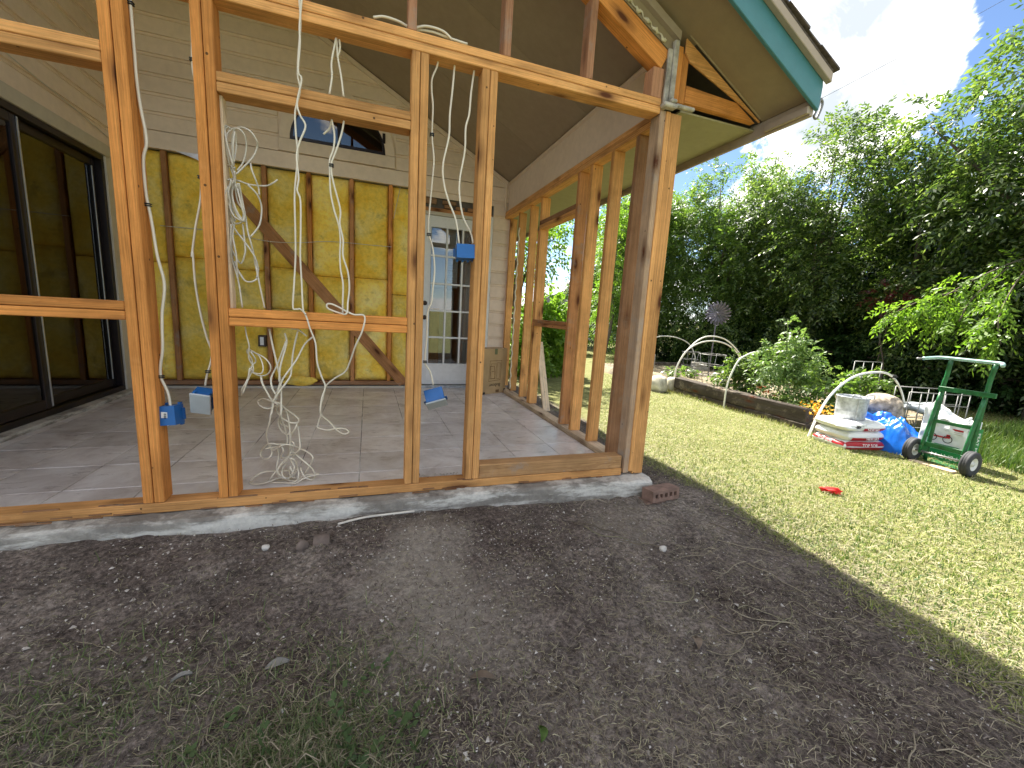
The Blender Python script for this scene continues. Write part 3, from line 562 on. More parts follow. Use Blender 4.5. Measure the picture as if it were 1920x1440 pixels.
# ================================================================ BACK WALL
bw = thing('back_wall', 'back wall with tan lap siding above bare yellow insulation and studs', 'wall', (-1.94, 3.0, 0))
YB = 3.0
SZ = 0.1635
def lap_rows(z0, z1):
    """(depth, z) outline of a lap board with a narrow bead groove under its top edge, and its faces"""
    rows = [(0.0, z0), (0.021, z0), (0.020, z0 + 0.022), (0.0085, z1 - 0.034), (0.0005, z1 - 0.032), (0.0005, z1 - 0.026), (0.0075, z1 - 0.024), (0.003, z1 + 0.004), (0.0, z1 + 0.004)]
    n = len(rows); F = [(2 * i, 2 * i + 1, 2 * i + 3, 2 * i + 2) for i in range(n - 1)] + [(2 * n - 2, 2 * n - 1, 1, 0)]
    return rows, F + [tuple(2 * i for i in range(n)), tuple(2 * i + 1 for i in range(n))[::-1]]
def siding_x(z0, z1, xa, xb, yf, m, parent, rake=False):
    """one lap board on a wall facing -y between xa and xb; its right end follows the roof when rake"""
    if rake:
        b0 = min(xb, (2.50 - z0) / 0.528); b1 = min(xb, (2.50 - z1) / 0.528)
    else: b0 = b1 = xb
    if b0 - xa < 0.02: return
    b1 = max(b1, xa + 0.005)
    V, F = lap_rows(z0, z1)
    dx = (b1 - b0) / (z1 - z0)
    V = [(x, yf - d, zz_) for d, zz_ in V for x in (xa, b0 + dx * (zz_ - z0))]
    from_py('siding_board', V, F, m, parent)
z = 2.462
while z < 4.55:
    z1 = z + SZ
    if z < 3.07 and z1 > 2.47:                                  # split round the arched window
        siding_x(z, z1, -3.87, -2.545, YB, MP['siding'], bw, True); siding_x(z, z1, -1.395, 0.0, YB, MP['siding'], bw, True)
    else: siding_x(z, z1, -3.87, 0.0, YB, MP['siding'], bw, True)
    z = z1
# right of the door down to the floor
z = 2.462 - SZ
while z > -0.02:
    siding_x(z, z + SZ, -0.235, -0.001, YB, MP['siding'], bw); z -= SZ
box('band_board', (-3.87, 2.976, 2.302), (-0.001, 2.999, 2.455), MP['siding'], bw, 0.003)
box('siding_patch', (-1.16, 2.986, 2.235), (-0.236, 2.999, 2.300), MP['siding'], bw, 0.002)
box('backer_panel', (-3.87, 3.095, 0.0), (-1.10, 3.11, 2.31), MS['roomdark'], bw, 0)
box('sheathing', (-3.87, 3.0, 2.31), (0.0, 3.11, 2.9), MS['roomw'], bw, 0)
prism('gable_sheathing', [(-3.87, 2.9), (-0.76, 2.9), (-3.87, 4.54)], 1, 3.0, 3.11, MS['roomw'], bw)
box('sheathing_strip', (-0.235, 3.0, 0.0), (0.0, 3.11, 2.31), MS['roomw'], bw, 0)
# rake trim board and corner trims
a = Vector((0.0, 2.975, cz(0.0) - 0.035)); b = Vector((-3.87, 2.975, cz(-3.87) - 0.035))
lumber('rake_trim', a, b, 0.020, 0.045, (0, 1, 0), MP['siding'], bw)
stud('corner_trim', -0.112, -0.090, 2.955, 2.978, 2.17, 2.50, MP['siding'], bw)
# studs and insulation
studs_x = [-3.83, -3.535, -3.115, -2.693, -2.276, -1.852, -1.440, -1.125]
for i, x in enumerate(studs_x):
    stud('stud', x - 0.021, x + 0.021, 3.004, 3.092, 0.075, 2.302, MW['rust' if i % 2 else 'firlow'], bw)
beamx('base_plate', -3.86, -1.10, 2.992, 3.092, 0.030, 0.075, MW['dark'], bw)
box('floor_edging', (-3.80, 2.966, -0.01), (-1.08, 2.991, 0.020), MP['trim'], bw, 0.003)
random.seed(8)
def batt(x0, x1, z0, z1, seed):
    nx_, nz_ = 15, max(10, int((z1 - z0) / 0.045)); u = np.linspace(0, 1, nx_); v_ = np.linspace(0, 1, nz_)
    U, Vv = np.meshgrid(u, v_); X = x0 + (x1 - x0) * U; Z = z0 + (z1 - z0) * Vv
    e_ = np.minimum(np.minimum(U, 1 - U) * (x1 - x0), np.minimum(Vv, 1 - Vv) * (z1 - z0)) 
    p = np.stack([X.ravel(), np.full(X.size, seed * 3.1), Z.ravel()], 1)
    puff = 0.045 * np.sqrt(np.clip(e_ / 0.07, 0, 1)) + (0.012 * fnoise(p, 9, seed) + 0.006 * fnoise(p, 28, seed + 9)).reshape(X.shape) * np.clip(e_ / 0.03, 0, 1)
    Y = 3.048 - puff
    V = np.stack([X, Y, Z], -1).reshape(-1, 3); ix = np.arange(nx_ * nz_).reshape(nz_, nx_)
    F = np.stack([ix[:-1, :-1], ix[:-1, 1:], ix[1:, 1:], ix[1:, :-1]], -1).reshape(-1, 4).tolist()
    back = len(V); ring = list(ix[0, :]) + list(ix[1:, -1]) + list(ix[-1, -2::-1]) + list(ix[-2:0:-1, 0])
    V = V.tolist() + [(V[r][0], 3.094, V[r][2]) for r in ring]; n = len(ring)
    for k in range(n): F.append((ring[k], back + k, back + (k + 1) % n, ring[(k + 1) % n]))
    from_py('insulation_batt', V, F, INSUL, bw, smooth=True)
for i in range(len(studs_x) - 1):
    x0, x1 = studs_x[i] + 0.023, studs_x[i + 1] - 0.023; br = 1.28 + random.uniform(-0.04, 0.05)
    if i == 3: batt(x0, x1, 0.08, 0.86, 90 + i); batt(x0, x1, 0.865, br, i); batt(x0, x1, br + 0.004, 2.295, 20 + i)
    elif i == 6: batt(x0, x1, 0.08, 1.10, i); batt(x0, x1, 1.105, 2.295, 20 + i)
    else: batt(x0, x1, 0.08, br, i); batt(x0, x1, br + 0.004, 2.295, 20 + i)
lumber('brace', (-3.19, 3.0, 2.27), (-1.27, 3.0, 0.05), 0.118, 0.019, (1, 0, 1), MW['dark'].copy() if False else MW['rust'], bw)
blob('torn_insulation', (-2.40, 2.975, 0.085), (0.17, 0.03, 0.05), INSUL, bw, 5, 0.5, 9, 3)
prism('foil_flap', [(-3.42, 2.300), (-3.20, 2.303), (-3.215, 2.235), (-3.262, 2.256)], 1, 2.962, 2.964, MS['foil'], bw)
ot = box('outlet', (-2.795, 2.965, 0.452), (-2.722, 3.03, 0.575), MS['black'], bw, 0.004)
box('outlet_face', (-2.776, 2.961, 0.470), (-2.741, 2.965, 0.557), MS['label'], ot, 0.001)
tubes('wall_wire', [[[c / 1000 for c in p] for p in CAB['W'][0]]], 0.0035, MS['cabledull'], bw)
tubes('wall_wire', [[[c / 1000 for c in p] for p in CAB['W2'][0]]], 0.0035, MS['cabledull'], bw)
# arched window
def arch(cx, z0, hw, h, n=28): return [(cx + hw * math.cos(t), z0 + h * math.sin(t)) for t in np.linspace(0, math.pi, n)]
def ring_prism(name, outer, inner, ax, a0, a1, m, parent):
    bm = bmesh.new(); n = len(outer)
    vs = [[[bm.verts.new((p[0], a, p[1])) for p in lst] for lst in (outer, inner)] for a in (a0, a1)]
    for i in range(n - 1):
        for (A, B) in ((vs[0][0], vs[0][1]), (vs[1][1], vs[1][0]), (vs[1][0], vs[0][0]), (vs[0][1], vs[1][1])): bm.faces.new([A[i], A[i + 1], B[i + 1], B[i]])
    for k in (0, n - 1): bm.faces.new([vs[0][0][k], vs[0][1][k], vs[1][1][k], vs[1][0][k]])
    return bm_to(name, bm, m, parent)
CXW, ZW = -1.97, 2.585
prism('window_backing', [(-2.55, 2.455), (-1.39, 2.455)] + [(-1.39, 3.12), (-2.55, 3.12)], 1, 2.9985, 3.0, MP['siding'], bw)
ring_prism('window_casing', arch(CXW, ZW, 0.565, 0.535), arch(CXW, ZW, 0.468, 0.440), 1, 2.958, 2.988, MP['siding'], bw)
box('window_sill', (-2.54, 2.952, 2.462), (-1.40, 2.988, 2.582), MP['siding'], bw, 0.003)
wfr = ring_prism('arched_window', arch(CXW, ZW + 0.002, 0.466, 0.438), arch(CXW, ZW + 0.03, 0.436, 0.400), 1, 2.962, 2.992, MS['bronze'], bw)
box('window_rail', (-2.434, 2.963, 2.587), (-1.506, 2.991, 2.618), MS['bronze'], wfr, 0.002)
box('window_mullion', (CXW - 0.014, 2.964, 2.618), (CXW + 0.014, 2.980, 3.01), MS['bronze'], wfr, 0.002)
for s_, e_ in ((0, 13), (14, 27)):
    pts_ = arch(CXW, ZW + 0.02, 0.440, 0.408)[s_:e_ + 1]; xm = CXW + (0.012 if s_ == 0 else -0.012)
    pn = prism('window_pane', [(xm, ZW + 0.02)] + pts_, 1, -0.002, 0.002, GLASSDARK, wfr); tl_ = Matrix.Translation((0, 2.971, ZW + 0.02)) @ Matrix.Rotation(R(4.0), 4, 'X') @ Matrix.Translation((0, 0, -ZW - 0.02)); pn.matrix_basis = tl_; W[pn] = tl_
prism('window_shade_backing', arch(CXW, ZW, 0.45, 0.42), 1, 2.9925, 2.9985, MS['roomdark'], wfr)  # dark backing stands in for the unlit space behind the panes
box('window_latch', (-1.535, 2.948, 2.70), (-1.505, 2.962, 2.80), MS['bronze'], wfr, 0.002)
# door opening: shims, jambs, door with fifteen panes
random.seed(2)
for x0, x1, z0, z1, m in ((-1.08, -0.93, 2.165, 2.225, 'block'), (-0.86, -0.70, 2.175, 2.215, 'block'), (-0.84, -0.76, 2.135, 2.170, 'dark'), (-0.70, -0.60, 2.130, 2.165, 'dark'), (-0.56, -0.44, 2.135, 2.168, 'dark')):
    box('wood_shim', (x0, 2.978, z0), (x1, 3.03, z1), MW[m], bw, 0.002)
box('header_shade_box', (-1.11, 3.02, 2.10), (-0.24, 3.06, 2.24), MS['roomdark'], bw, 0)  # dark box painted as the shade in the open gap
box('head_board', (-1.11, 2.994, 2.085), (-0.25, 3.06, 2.125), MW['rust'], bw, 0.002)
stud('door_jamb', -1.112, -1.078, 2.990, 3.09, 0.02, 2.085, MP['white'], bw); stud('door_jamb', -0.305, -0.238, 2.982, 3.09, 0.02, 2.11, MP['white'], bw)
box('head_casing', (-1.078, 2.996, 2.045), (-0.305, 3.08, 2.085), MP['trim'], bw, 0.002)
box('threshold', (-1.078, 2.95, -0.004), (-0.305, 3.09, 0.032), MS['galv'], bw, 0.004)
X0, X1, Z0, Z1 = -1.074, -0.310, 0.040, 2.040; gx0, gx1, gzb, gzt = -0.978, -0.405, 0.30, 1.915
bm = bmesh.new()
for lo, hi in (((X0, 3.004, Z0), (gx0, 3.046, Z1)), ((gx1, 3.004, Z0), (X1, 3.046, Z1)), ((gx0, 3.0042, gzt), (gx1, 3.0458, Z1)), ((gx0, 3.0042, Z0), (gx1, 3.0458, gzb))): add_box(bm, lo, hi)
door = bm_to('door', bm, MP['white'], bw); door['label'] = 'white glazed door with fifteen small panes'
box('kick_panel', (gx0 - 0.02, 3.0, Z0 + 0.05), (gx1 + 0.02, 3.0038, gzb - 0.03), MP['white'], door, 0.0015)
cw = (gx1 - gx0) / 3; ch = (gzt - gzb) / 5
for k in range(1, 3): box('muntin', (gx0 + cw * k - 0.011, 3.006, gzb), (gx0 + cw * k + 0.011, 3.040, gzt), MP['white'], door, 0.003)
for k in range(1, 5):
    for c_ in range(3): box('muntin', (gx0 + cw * c_ + (0.011 if c_ else 0), 3.007, gzb + ch * k - 0.011), (gx0 + cw * (c_ + 1) - (0.011 if c_ < 2 else 0), 3.039, gzb + ch * k + 0.011), MP['white'], door, 0.003)
for c_ in range(3):
    for r_ in range(5):
        o = box('pane', (gx0 + cw * c_ + 0.008, 3.022, gzb + ch * r_ + 0.008), (gx0 + cw * (c_ + 1) - 0.008, 3.026, gzb + ch * (r_ + 1) - 0.008), GLASS, door, 0)
for zz_ in (0.86, 1.03): lathe('door_knob', [(0.0, 0.03), (0.022, 0.026), (0.027, 0.012), (0.02, 0.002), (0.026, 0.0)], None, MS['black'], door, 14, Matrix.Translation((-1.035, 3.003, zz_)) @ Matrix.Rotation(R(90), 4, 'X'))
# ================================================================ LEFT WALL with sliding door
lw = thing('left_wall', 'left wall of tan lap siding with a dark sliding glass door', 'wall', (-3.88, 1.5, 0))
XL = -3.88
def siding_y(z0, z1, ya, yb, xf, m, parent):
    V, F = lap_rows(z0, z1); V = [(xf + d, y, zz_) for d, zz_ in V for y in (ya, yb)]
    bm = bmesh.new(); vs = [bm.verts.new(p) for p in V]
    for f in F: bm.faces.new([vs[i] for i in f])
    bm_to('siding_board', bm, m, parent)
z = 2.215
while z < 4.5: siding_y(z, z + SZ, -0.05, 2.998, XL, MP['siding'], lw); z += SZ
z = 2.215 - SZ
while z > -0.05: siding_y(z, z + SZ, 2.83, 2.975, XL, MP['siding'], lw); siding_y(z, z + SZ, -0.05, 0.70, XL, MP['siding'], lw); z -= SZ
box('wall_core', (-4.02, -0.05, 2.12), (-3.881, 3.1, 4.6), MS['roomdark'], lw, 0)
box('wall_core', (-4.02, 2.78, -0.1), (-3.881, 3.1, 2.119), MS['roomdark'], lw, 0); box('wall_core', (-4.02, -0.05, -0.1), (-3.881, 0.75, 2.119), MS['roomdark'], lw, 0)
box('door_casing', (-3.879, 0.66, 2.112), (-3.852, 2.83, 2.212), MP['trim'], lw, 0.003); box('door_casing', (-3.879, 2.735, 0.03), (-3.853, 2.829, 2.111), MP['trim'], lw, 0.003)
box('door_casing', (-3.879, 0.662, 0.03), (-3.853, 0.748, 2.111), MP['trim'], lw, 0.003)
box('sill_ledge', (-3.90, 0.60, -0.02), (-3.795, 2.86, 0.028), CONC, lw, 0.006)
sl = boxes('sliding_door', [((-3.95, 0.76, 0.03), (-3.866, 2.733, 0.075)), ((-3.95, 0.76, 2.062), (-3.866, 2.733, 2.110)), ((-3.95, 0.76, 0.075), (-3.866, 0.80, 2.062)), ((-3.95, 2.69, 0.075), (-3.866, 2.733, 2.062))], MS['bronze'], lw, 0.003)
for y0, y1, x0 in ((0.80, 1.765, -3.905), (1.715, 2.69, -3.940)):
    xf0, xf1 = x0 - 0.006, x0 + 0.026
    boxes('door_sash', [((xf0, y0, 0.078), (xf1, y0 + 0.05, 2.058)), ((xf0, y1 - 0.05, 0.078), (xf1, y1, 2.058)), ((xf0 + 0.001, y0 + 0.05, 0.078), (xf1 - 0.001, y1 - 0.05, 0.15)), ((xf0 + 0.001, y0 + 0.05, 1.995), (xf1 - 0.001, y1 - 0.05, 2.058))], MS['bronze'], sl, 0.003)
    box('door_pane', (x0 + 0.008, y0 + 0.04, 0.14), (x0 + 0.014, y1 - 0.04, 2.005), GLASSDARK, sl, 0)
tubes('wall_wire', [[(-3.856, 0.5, 2.52), (-3.855, 1.2, 2.47), (-3.855, 1.75, 2.40), (-3.855, 2.3, 2.35), (-3.855, 2.95, 2.27)]], 0.004, MS['cabledull'], lw)
box('edge_strip', (-3.8775, 1.766, 0.09), (-3.871, 1.778, 2.05), MS['alu'], sl, 0.001); box('edge_strip', (-3.912, 2.628, 0.15), (-3.906, 2.640, 1.995), MS['alu'], sl, 0.001)
# ================================================================ HOUSE BODY behind and to the left (rooms seen dimly through the glass)
hs = thing('house', 'tan house body behind the porch with rooms seen through the door glass', 'house', (-4, 6, 0))
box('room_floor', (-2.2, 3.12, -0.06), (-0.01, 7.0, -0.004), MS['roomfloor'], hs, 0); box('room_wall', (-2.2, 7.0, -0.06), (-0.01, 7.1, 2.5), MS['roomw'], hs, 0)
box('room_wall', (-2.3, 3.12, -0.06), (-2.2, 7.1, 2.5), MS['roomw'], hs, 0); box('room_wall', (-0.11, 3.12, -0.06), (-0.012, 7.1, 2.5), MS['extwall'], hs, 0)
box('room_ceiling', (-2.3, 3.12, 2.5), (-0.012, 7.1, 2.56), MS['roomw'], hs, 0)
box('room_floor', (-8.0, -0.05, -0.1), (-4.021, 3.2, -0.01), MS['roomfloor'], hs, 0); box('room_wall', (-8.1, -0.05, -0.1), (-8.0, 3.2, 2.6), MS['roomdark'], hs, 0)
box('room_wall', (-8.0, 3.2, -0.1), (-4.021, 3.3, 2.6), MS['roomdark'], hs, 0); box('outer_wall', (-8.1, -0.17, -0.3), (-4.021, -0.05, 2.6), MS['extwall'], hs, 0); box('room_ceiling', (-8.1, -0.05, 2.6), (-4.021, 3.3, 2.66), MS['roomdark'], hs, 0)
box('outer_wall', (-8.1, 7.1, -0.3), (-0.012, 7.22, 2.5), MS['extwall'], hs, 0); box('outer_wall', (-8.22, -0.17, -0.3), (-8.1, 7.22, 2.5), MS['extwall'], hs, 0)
cu = bmesh.new(); n = 44; vs = []
for i in range(n + 1):
    x = -0.60 + 0.28 * i / n; y = 3.13 + 0.016 * math.sin(i * 1.45) + 0.006 * math.sin(i * 3.3); vs.append((cu.verts.new((x, y, 0.06)), cu.verts.new((x, y, 2.06))))
for i in range(n): cu.faces.new([vs[i][0], vs[i + 1][0], vs[i + 1][1], vs[i][1]])
o = bm_to('curtain', cu, MS['curtain'], None, None, True); props(o, 'grey pleated curtain hanging at the right behind the glazed door', 'curtain')
md = o.modifiers.new('thick', 'SOLIDIFY'); md.thickness = 0.003
bl = thing('reflection_blind', 'pale slats added for the reflection in the upper panes of the glazed door', 'reflection', (-0.8, 3.2, 1.3))  # added slats imitate the grey-beige reflection in the upper panes
bm = bmesh.new()
for k in range(26): add_box(bm, (-1.06, 3.165, 1.27 + k * 0.03), (-0.62, 3.172, 1.297 + k * 0.03))
bm_to('reflection_slats', bm, MS['reflection'], bl); box('reflection_rail', (-1.06, 3.155, 1.235), (-0.62, 3.18, 1.268), MS['reflection'], bl, 0.003)
o = lumber('reflection_sheet', (-0.905, 3.30, 0.0), (-0.885, 3.42, 0.98), 0.19, 0.012, (1, 0, 0), MW['reflwood']); props(o, 'orange sheet added inside for the wood reflection in the lower door panes', 'wood_reflection')  # added sheet imitates orange framing mirrored in the lower panes
o = box('reflection_board', (-1.04, 3.46, 0.0), (-0.60, 3.48, 1.22), MS['roomw'], None, 0.003); props(o, 'pale board added inside for the fence reflection in the middle door panes', 'board')  # added board imitates a pale fence mirrored in the middle panes
# ================================================================ FRONT STUD WALL (open, bare lumber)
fw = thing('front_stud_wall', 'open front stud wall of bare orange lumber on the slab edge', 'stud wall', (-1.6, 0.045, 0))
def dbl(x0, x1, z0=0.038, z1=2.108, ms=('fir', 'fir')):
    xm = (x0 + x1) / 2
    stud('stud', x0, xm - 0.0016, 0.0, 0.089, z0, z1, MW[ms[0]], fw); stud('stud', xm + 0.0016, x1, 0.0015, 0.0895, z0, z1, MW[ms[1]], fw)
dbl(-2.619, -2.542, ms=('firlow', 'firlow')); dbl(-2.333, -2.257, ms=('firlow', 'firlow')); dbl(-1.494, -1.418); dbl(-1.166, -1.089, ms=('fir', 'fir'))
dbl(-3.86, -3.784)
for x0, x1, zm, m in ((-3.783, -2.620, 1.834, 'fir'), (-2.256, -1.495, 1.814, 'fir'), (-3.783, -2.620, 0.8835, 'firlow'), (-2.256, -1.495, 0.877, 'firlow')):
    beamx('rail', x0, x1, 0.0, 0.089, zm - 0.038, zm - 0.0014, MW[m], fw); beamx('rail', x0, x1, 0.001, 0.0885, zm + 0.0014, zm + 0.038, MW[m], fw)
stud('trimmer', -2.2562, -2.247, 0.030, 0.086, 0.916, 1.775, MW['pale'], fw, 0.001)
beamx('top_plate', -3.86, -0.150, 0.0, 0.089, 2.109, 2.1455, MW['fir'], fw); beamx('top_plate', -3.86, -0.150, 0.001, 0.0885, 2.1485, 2.186, MW['fir'], fw)
beamx('sole_plate', -3.86, -0.145, 0.0, 0.089, -0.010, 0.036, MW['fir'], fw, 0.004)
beamx('curb_board', -1.088, -0.150, 0.003, 0.091, 0.0365, 0.118, MW['curb'], fw, 0.005)
for x in (-1.95, -1.512, -1.066, -0.617): stud('cripple_stud', x - 0.002, x + 0.036, 0.004, 0.087, 2.1865, 2.236 - 0.527 * x, MW['pink'], fw)
lumber('rafter', (-0.150, 0.045, 2.296 + 0.527 * 0.150), (-3.86, 0.045, 2.296 + 0.527 * 3.86), 0.086, 0.100, (0, 1, 0), MW['firlow'], fw)
stud('post_stub', -0.219, -0.149, 0.004, 0.085, 2.1865, 2.335, MW['pink'], fw)
# corner post: three boards, slightly out of plumb
def lean(name, x0b, x1b, x0t, x1t, y0, y1, m, zb=0.002, zt=2.130): return lumber(name, ((x0b + x1b) / 2, (y0 + y1) / 2, zb), ((x0t + x1t) / 2, (y0 + y1) / 2, zt), (x1b - x0b + x1t - x0t) / 2, y1 - y0, (1, 0, 0), MW[m], fw)
lean('corner_stud', -0.130, -0.094, -0.146, -0.110, 0.001, 0.089, 'grey'); lean('corner_stud', -0.093, -0.064, -0.109, -0.079, -0.003, 0.084, 'fir', 0.012); lean('corner_stud', -0.063, 0.016, -0.078, 0.001, 0.004, 0.042, 'fir', -0.008)
lean('corner_stud', -0.090, 0.012, -0.105, -0.004, 0.090, 0.126, 'rust')
# splinters of torn plate
random.seed(12)
bm = bmesh.new()
for x in [random.uniform(-3.2, -0.3) for _ in range(46)]:
    l = random.uniform(0.02, 0.12); y = random.uniform(-0.03, 0.01); z = random.uniform(-0.008, 0.004) if y < -0.002 else 0.037
    add_box(bm, (x, y, z), (x + l, y + 0.006, z + 0.005))
bm_to('splinters', bm, MW['dark'], fw, kind='stuff')
# ================================================================ SIDE STUD WALL
sw = thing('side_stud_wall', 'open right side stud wall of bare lumber with a window opening', 'stud wall', (-0.045, 1.5, 0))
def sstud(y0, y1, m, x0=-0.089, x1=0.0, z0=0.036, z1=2.109): return stud('stud', x0, x1, y0, y1, z0, z1, MW[m], sw)
sstud(2.575, 2.613, 'fir', -0.040, 0.045); sstud(2.215, 2.253, 'fir', -0.040, 0.045); sstud(1.865, 1.903, 'fir', -0.062, 0.027)
sstud(1.040, 1.078, 'rust'); sstud(0.850, 0.888, 'fir', -0.083, 0.006); sstud(0.550, 0.588, 'fir'); sstud(0.266, 0.304, 'dark'); sstud(2.93, 2.968, 'fir', -0.03, 0.055)
tubes('caulk_bead', [[(-0.041 + 0.006 * math.sin(k * 1.9), 2.572 + 0.004 * math.sin(k * 2.7), 0.06 + k * 0.04) for k in range(48)]], 0.009, MS['foam'], sw, 6, 2)
beamy('sole_plate', -0.092, 0.002, 0.128, 2.99, -0.010, 0.034, MW['pale'], sw); beamy('top_plate', -0.089, 0.0, 0.128, 2.99, 2.1105, 2.147, MW['fir'], sw); beamy('top_plate', -0.088, -0.001, 0.128, 2.99, 2.1485, 2.186, MW['fir'], sw)
beamy('window_head', -0.080, 0.006, 1.080, 1.863, 1.806, 1.843, MW['fir'], sw); beamy('window_head', -0.079, 0.005, 1.080, 1.863, 1.845, 1.882, MW['dark'], sw)
beamy('window_sill', -0.083, 0.006, 1.080, 1.863, 0.858, 0.889, MW['rust'], sw); beamy('window_sill', -0.084, 0.007, 1.080, 1.863, 0.891, 0.922, MW['rust'], sw)
stud('cripple_stud', -0.062, 0.027, 1.905, 1.942, 0.036, 1.804, MW['fir'], sw)
# ================================================================ PORCH ROOF
pr = thing('porch_roof', 'porch gable roof with teal barge board and tan sloping ceiling', 'roof', (0.0, 0.0, 2.2))
YE = 7.4
def slope(name, x0, x1, lo, hi, y0, y1, m, k=0.528, c=2.505, parent=pr): return prism(name, [(x0, c - k * x0 + lo), (x1, c - k * x1 + lo), (x1, c - k * x1 + hi), (x0, c - k * x0 + hi)], 1, y0, y1, m, parent)
for i in range(3):
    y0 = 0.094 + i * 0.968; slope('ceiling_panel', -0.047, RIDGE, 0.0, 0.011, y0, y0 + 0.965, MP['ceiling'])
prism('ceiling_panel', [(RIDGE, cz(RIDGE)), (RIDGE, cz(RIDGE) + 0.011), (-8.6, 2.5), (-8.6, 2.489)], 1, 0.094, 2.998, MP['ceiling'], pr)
box('beam_board', (-0.062, 0.092, 2.192), (-0.042, 2.972, 2.494), MP['siding'], pr, 0.003)
lumber('ceiling_trim', (-0.063, 0.094, 2.508), (-0.063, 2.974, 2.508), 0.034, 0.020, (1, 0, -0.55), MP['siding'], pr)
lumber('edge_bead', (-0.066, 0.094, 2.199), (-0.066, 2.974, 2.199), 0.012, 0.014, (1, 0, 0), MP['siding'], pr)
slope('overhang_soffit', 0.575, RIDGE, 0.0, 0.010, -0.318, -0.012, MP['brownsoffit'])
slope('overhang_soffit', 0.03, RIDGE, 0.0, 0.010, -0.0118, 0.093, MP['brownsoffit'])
box('eave_soffit', (0.018, 0.046, 2.168), (0.578, YE, 2.178), MP['soffit'], pr, 0)
box('soffit_strip', (-0.002, 0.13, 2.148), (0.030, YE, 2.166), MP['soffit'], pr, 0.002)
box('beam_outer', (-0.040, 0.128, 2.188), (0.016, YE, 2.47), MS['roomdark'], pr, 0)
box('eave_fascia', (0.579, -0.316, 2.118), (0.602, YE, 2.205), MP['beige'], pr, 0.004)
box('eave_return', (0.555, -0.316, 2.128), (0.578, -0.05, 2.166), MP['beige'], pr, 0.003)
# barge board and drip board on the gable front
def bl_(x, o): return 2.143 + o + 0.515 * (0.602 - x)
prism('barge_board', [(0.606, bl_(0.606, 0)), (0.612, bl_(0.612, 0.118)), (0.605, bl_(0.605, 0.152)), (RIDGE, bl_(RIDGE, 0.152)), (RIDGE, bl_(RIDGE, 0))], 1, -0.340, -0.319, MP['teal'], pr, 0.003)
prism('drip_board', [(0.628, bl_(0.628, 0.138)), (0.628, bl_(0.628, 0.185)), (RIDGE, bl_(RIDGE, 0.190)), (RIDGE, bl_(RIDGE, 0.138))], 1, -0.372, -0.3405, MP['beige'], pr, 0.003)
prism('roof_deck', [(0.622, cz(0.622) + 0.012), (0.622, bl_(0.622, 0.19)), (RIDGE, bl_(RIDGE, 0.19)), (RIDGE, cz(RIDGE) + 0.012)], 1, -0.318, YE, MS['roomdark'], pr)
prism('roof_deck', [(RIDGE, cz(RIDGE) + 0.012), (RIDGE, bl_(RIDGE, 0.19)), (-9.0, bl_(RIDGE, 0.19) - 2.26), (-9.0, cz(RIDGE) - 2.26)], 1, -0.318, YE, MS['roomdark'], pr)
prism('roof_covering', [(0.632, bl_(0.632, 0.192)), (0.632, bl_(0.632, 0.204)), (RIDGE, bl_(RIDGE, 0.204)), (RIDGE, bl_(RIDGE, 0.192))], 1, -0.366, YE, MS['shingle'], pr)
random.seed(21)
for k in range(34):
    x = 0.632 - 0.125 * k; y0 = -0.380 + random.uniform(-0.008, 0.010); zt = 0.206 + random.uniform(0, 0.003)
    prism('shingle', [(x + 0.02, bl_(x + 0.02, zt)), (x + 0.02, bl_(x + 0.02, zt + 0.011)), (x - 0.135, bl_(x - 0.135, zt + 0.004)), (x - 0.135, bl_(x - 0.135, zt - 0.001))], 1, y0, y0 + 0.30, MS['shingle'], pr)
# trims between rafter and sloping soffit, end truss of the eave
def strip(name, x0, x1, lo, hi, y0, y1, m, k=0.527, c=2.296): return slope(name, x0, x1, lo, hi, y0, y1, m, k, c)
strip('frieze_strip', -0.10, RIDGE, 0.070, 0.150, 0.010, 0.035, MP['brownsoffit'])
strip('frieze_trim', -0.082, RIDGE, 0.138, 0.182, -0.020, 0.009, MP['beige'])
tubes('caulk_bead', [[(-0.16 - 0.012 * k, 0.004 + 0.003 * math.sin(k * 1.7), 2.296 + 0.527 * (0.16 + 0.012 * k) + 0.085 + 0.006 * math.sin(k * 2.3) + 0.004 * math.sin(k * 5.1)) for k in range(60)]], [[0.007 + 0.004 * math.sin(k * 1.3) for k in range(60)]], MS['foam'], pr, 6, 1)
o = boxes('corner_board', [((-0.147, -0.016, 2.158), (-0.118, 0.000, 2.43)), ((-0.1175, -0.024, 2.158), (-0.086, 0.002, 2.475))], MS['peel'], pr, 0.004)
boxes('trim_cap', [((-0.158, -0.045, 2.134), (-0.070, 0.0, 2.157)), ((-0.069, -0.030, 2.150), (0.06, 0.0, 2.170)), ((-0.120, -0.052, 2.1575), (-0.080, -0.026, 2.176))], MS['peel'], pr, 0.006)
stud('truss_post', -0.076, -0.038, 0.002, 0.040, 2.188, 2.468, MW['firlow'], pr); stud('truss_post', -0.036, 0.004, 0.003, 0.041, 2.188, 2.44, MW['firlow'], pr)
prism('truss_chord', [(0.005, 2.196), (0.535, 2.192), (0.375, 2.272), (0.005, 2.286)], 1, 0.002, 0.040, MW['firlow'], pr, 0.002)
prism('truss_chord', [(-0.035, 2.506), (-0.035, 2.440), (0.005, 2.395), (0.40, 2.262), (0.560, 2.196), (0.566, 2.200)], 1, -0.009, 0.001, MW['fir'], pr, 0.001)
box('truss_shade_panel', (0.0, 0.60, 2.19), (0.57, 0.61, 2.49), MS['hole'], pr, 0)  # black sheet painted as the shade inside the eave hollow
lumber('sloping_batten', (-0.02, -0.016, 2.519), (0.556, -0.016, 2.213), 0.012, 0.012, (0, 1, 0), MP['brownsoffit'], pr)
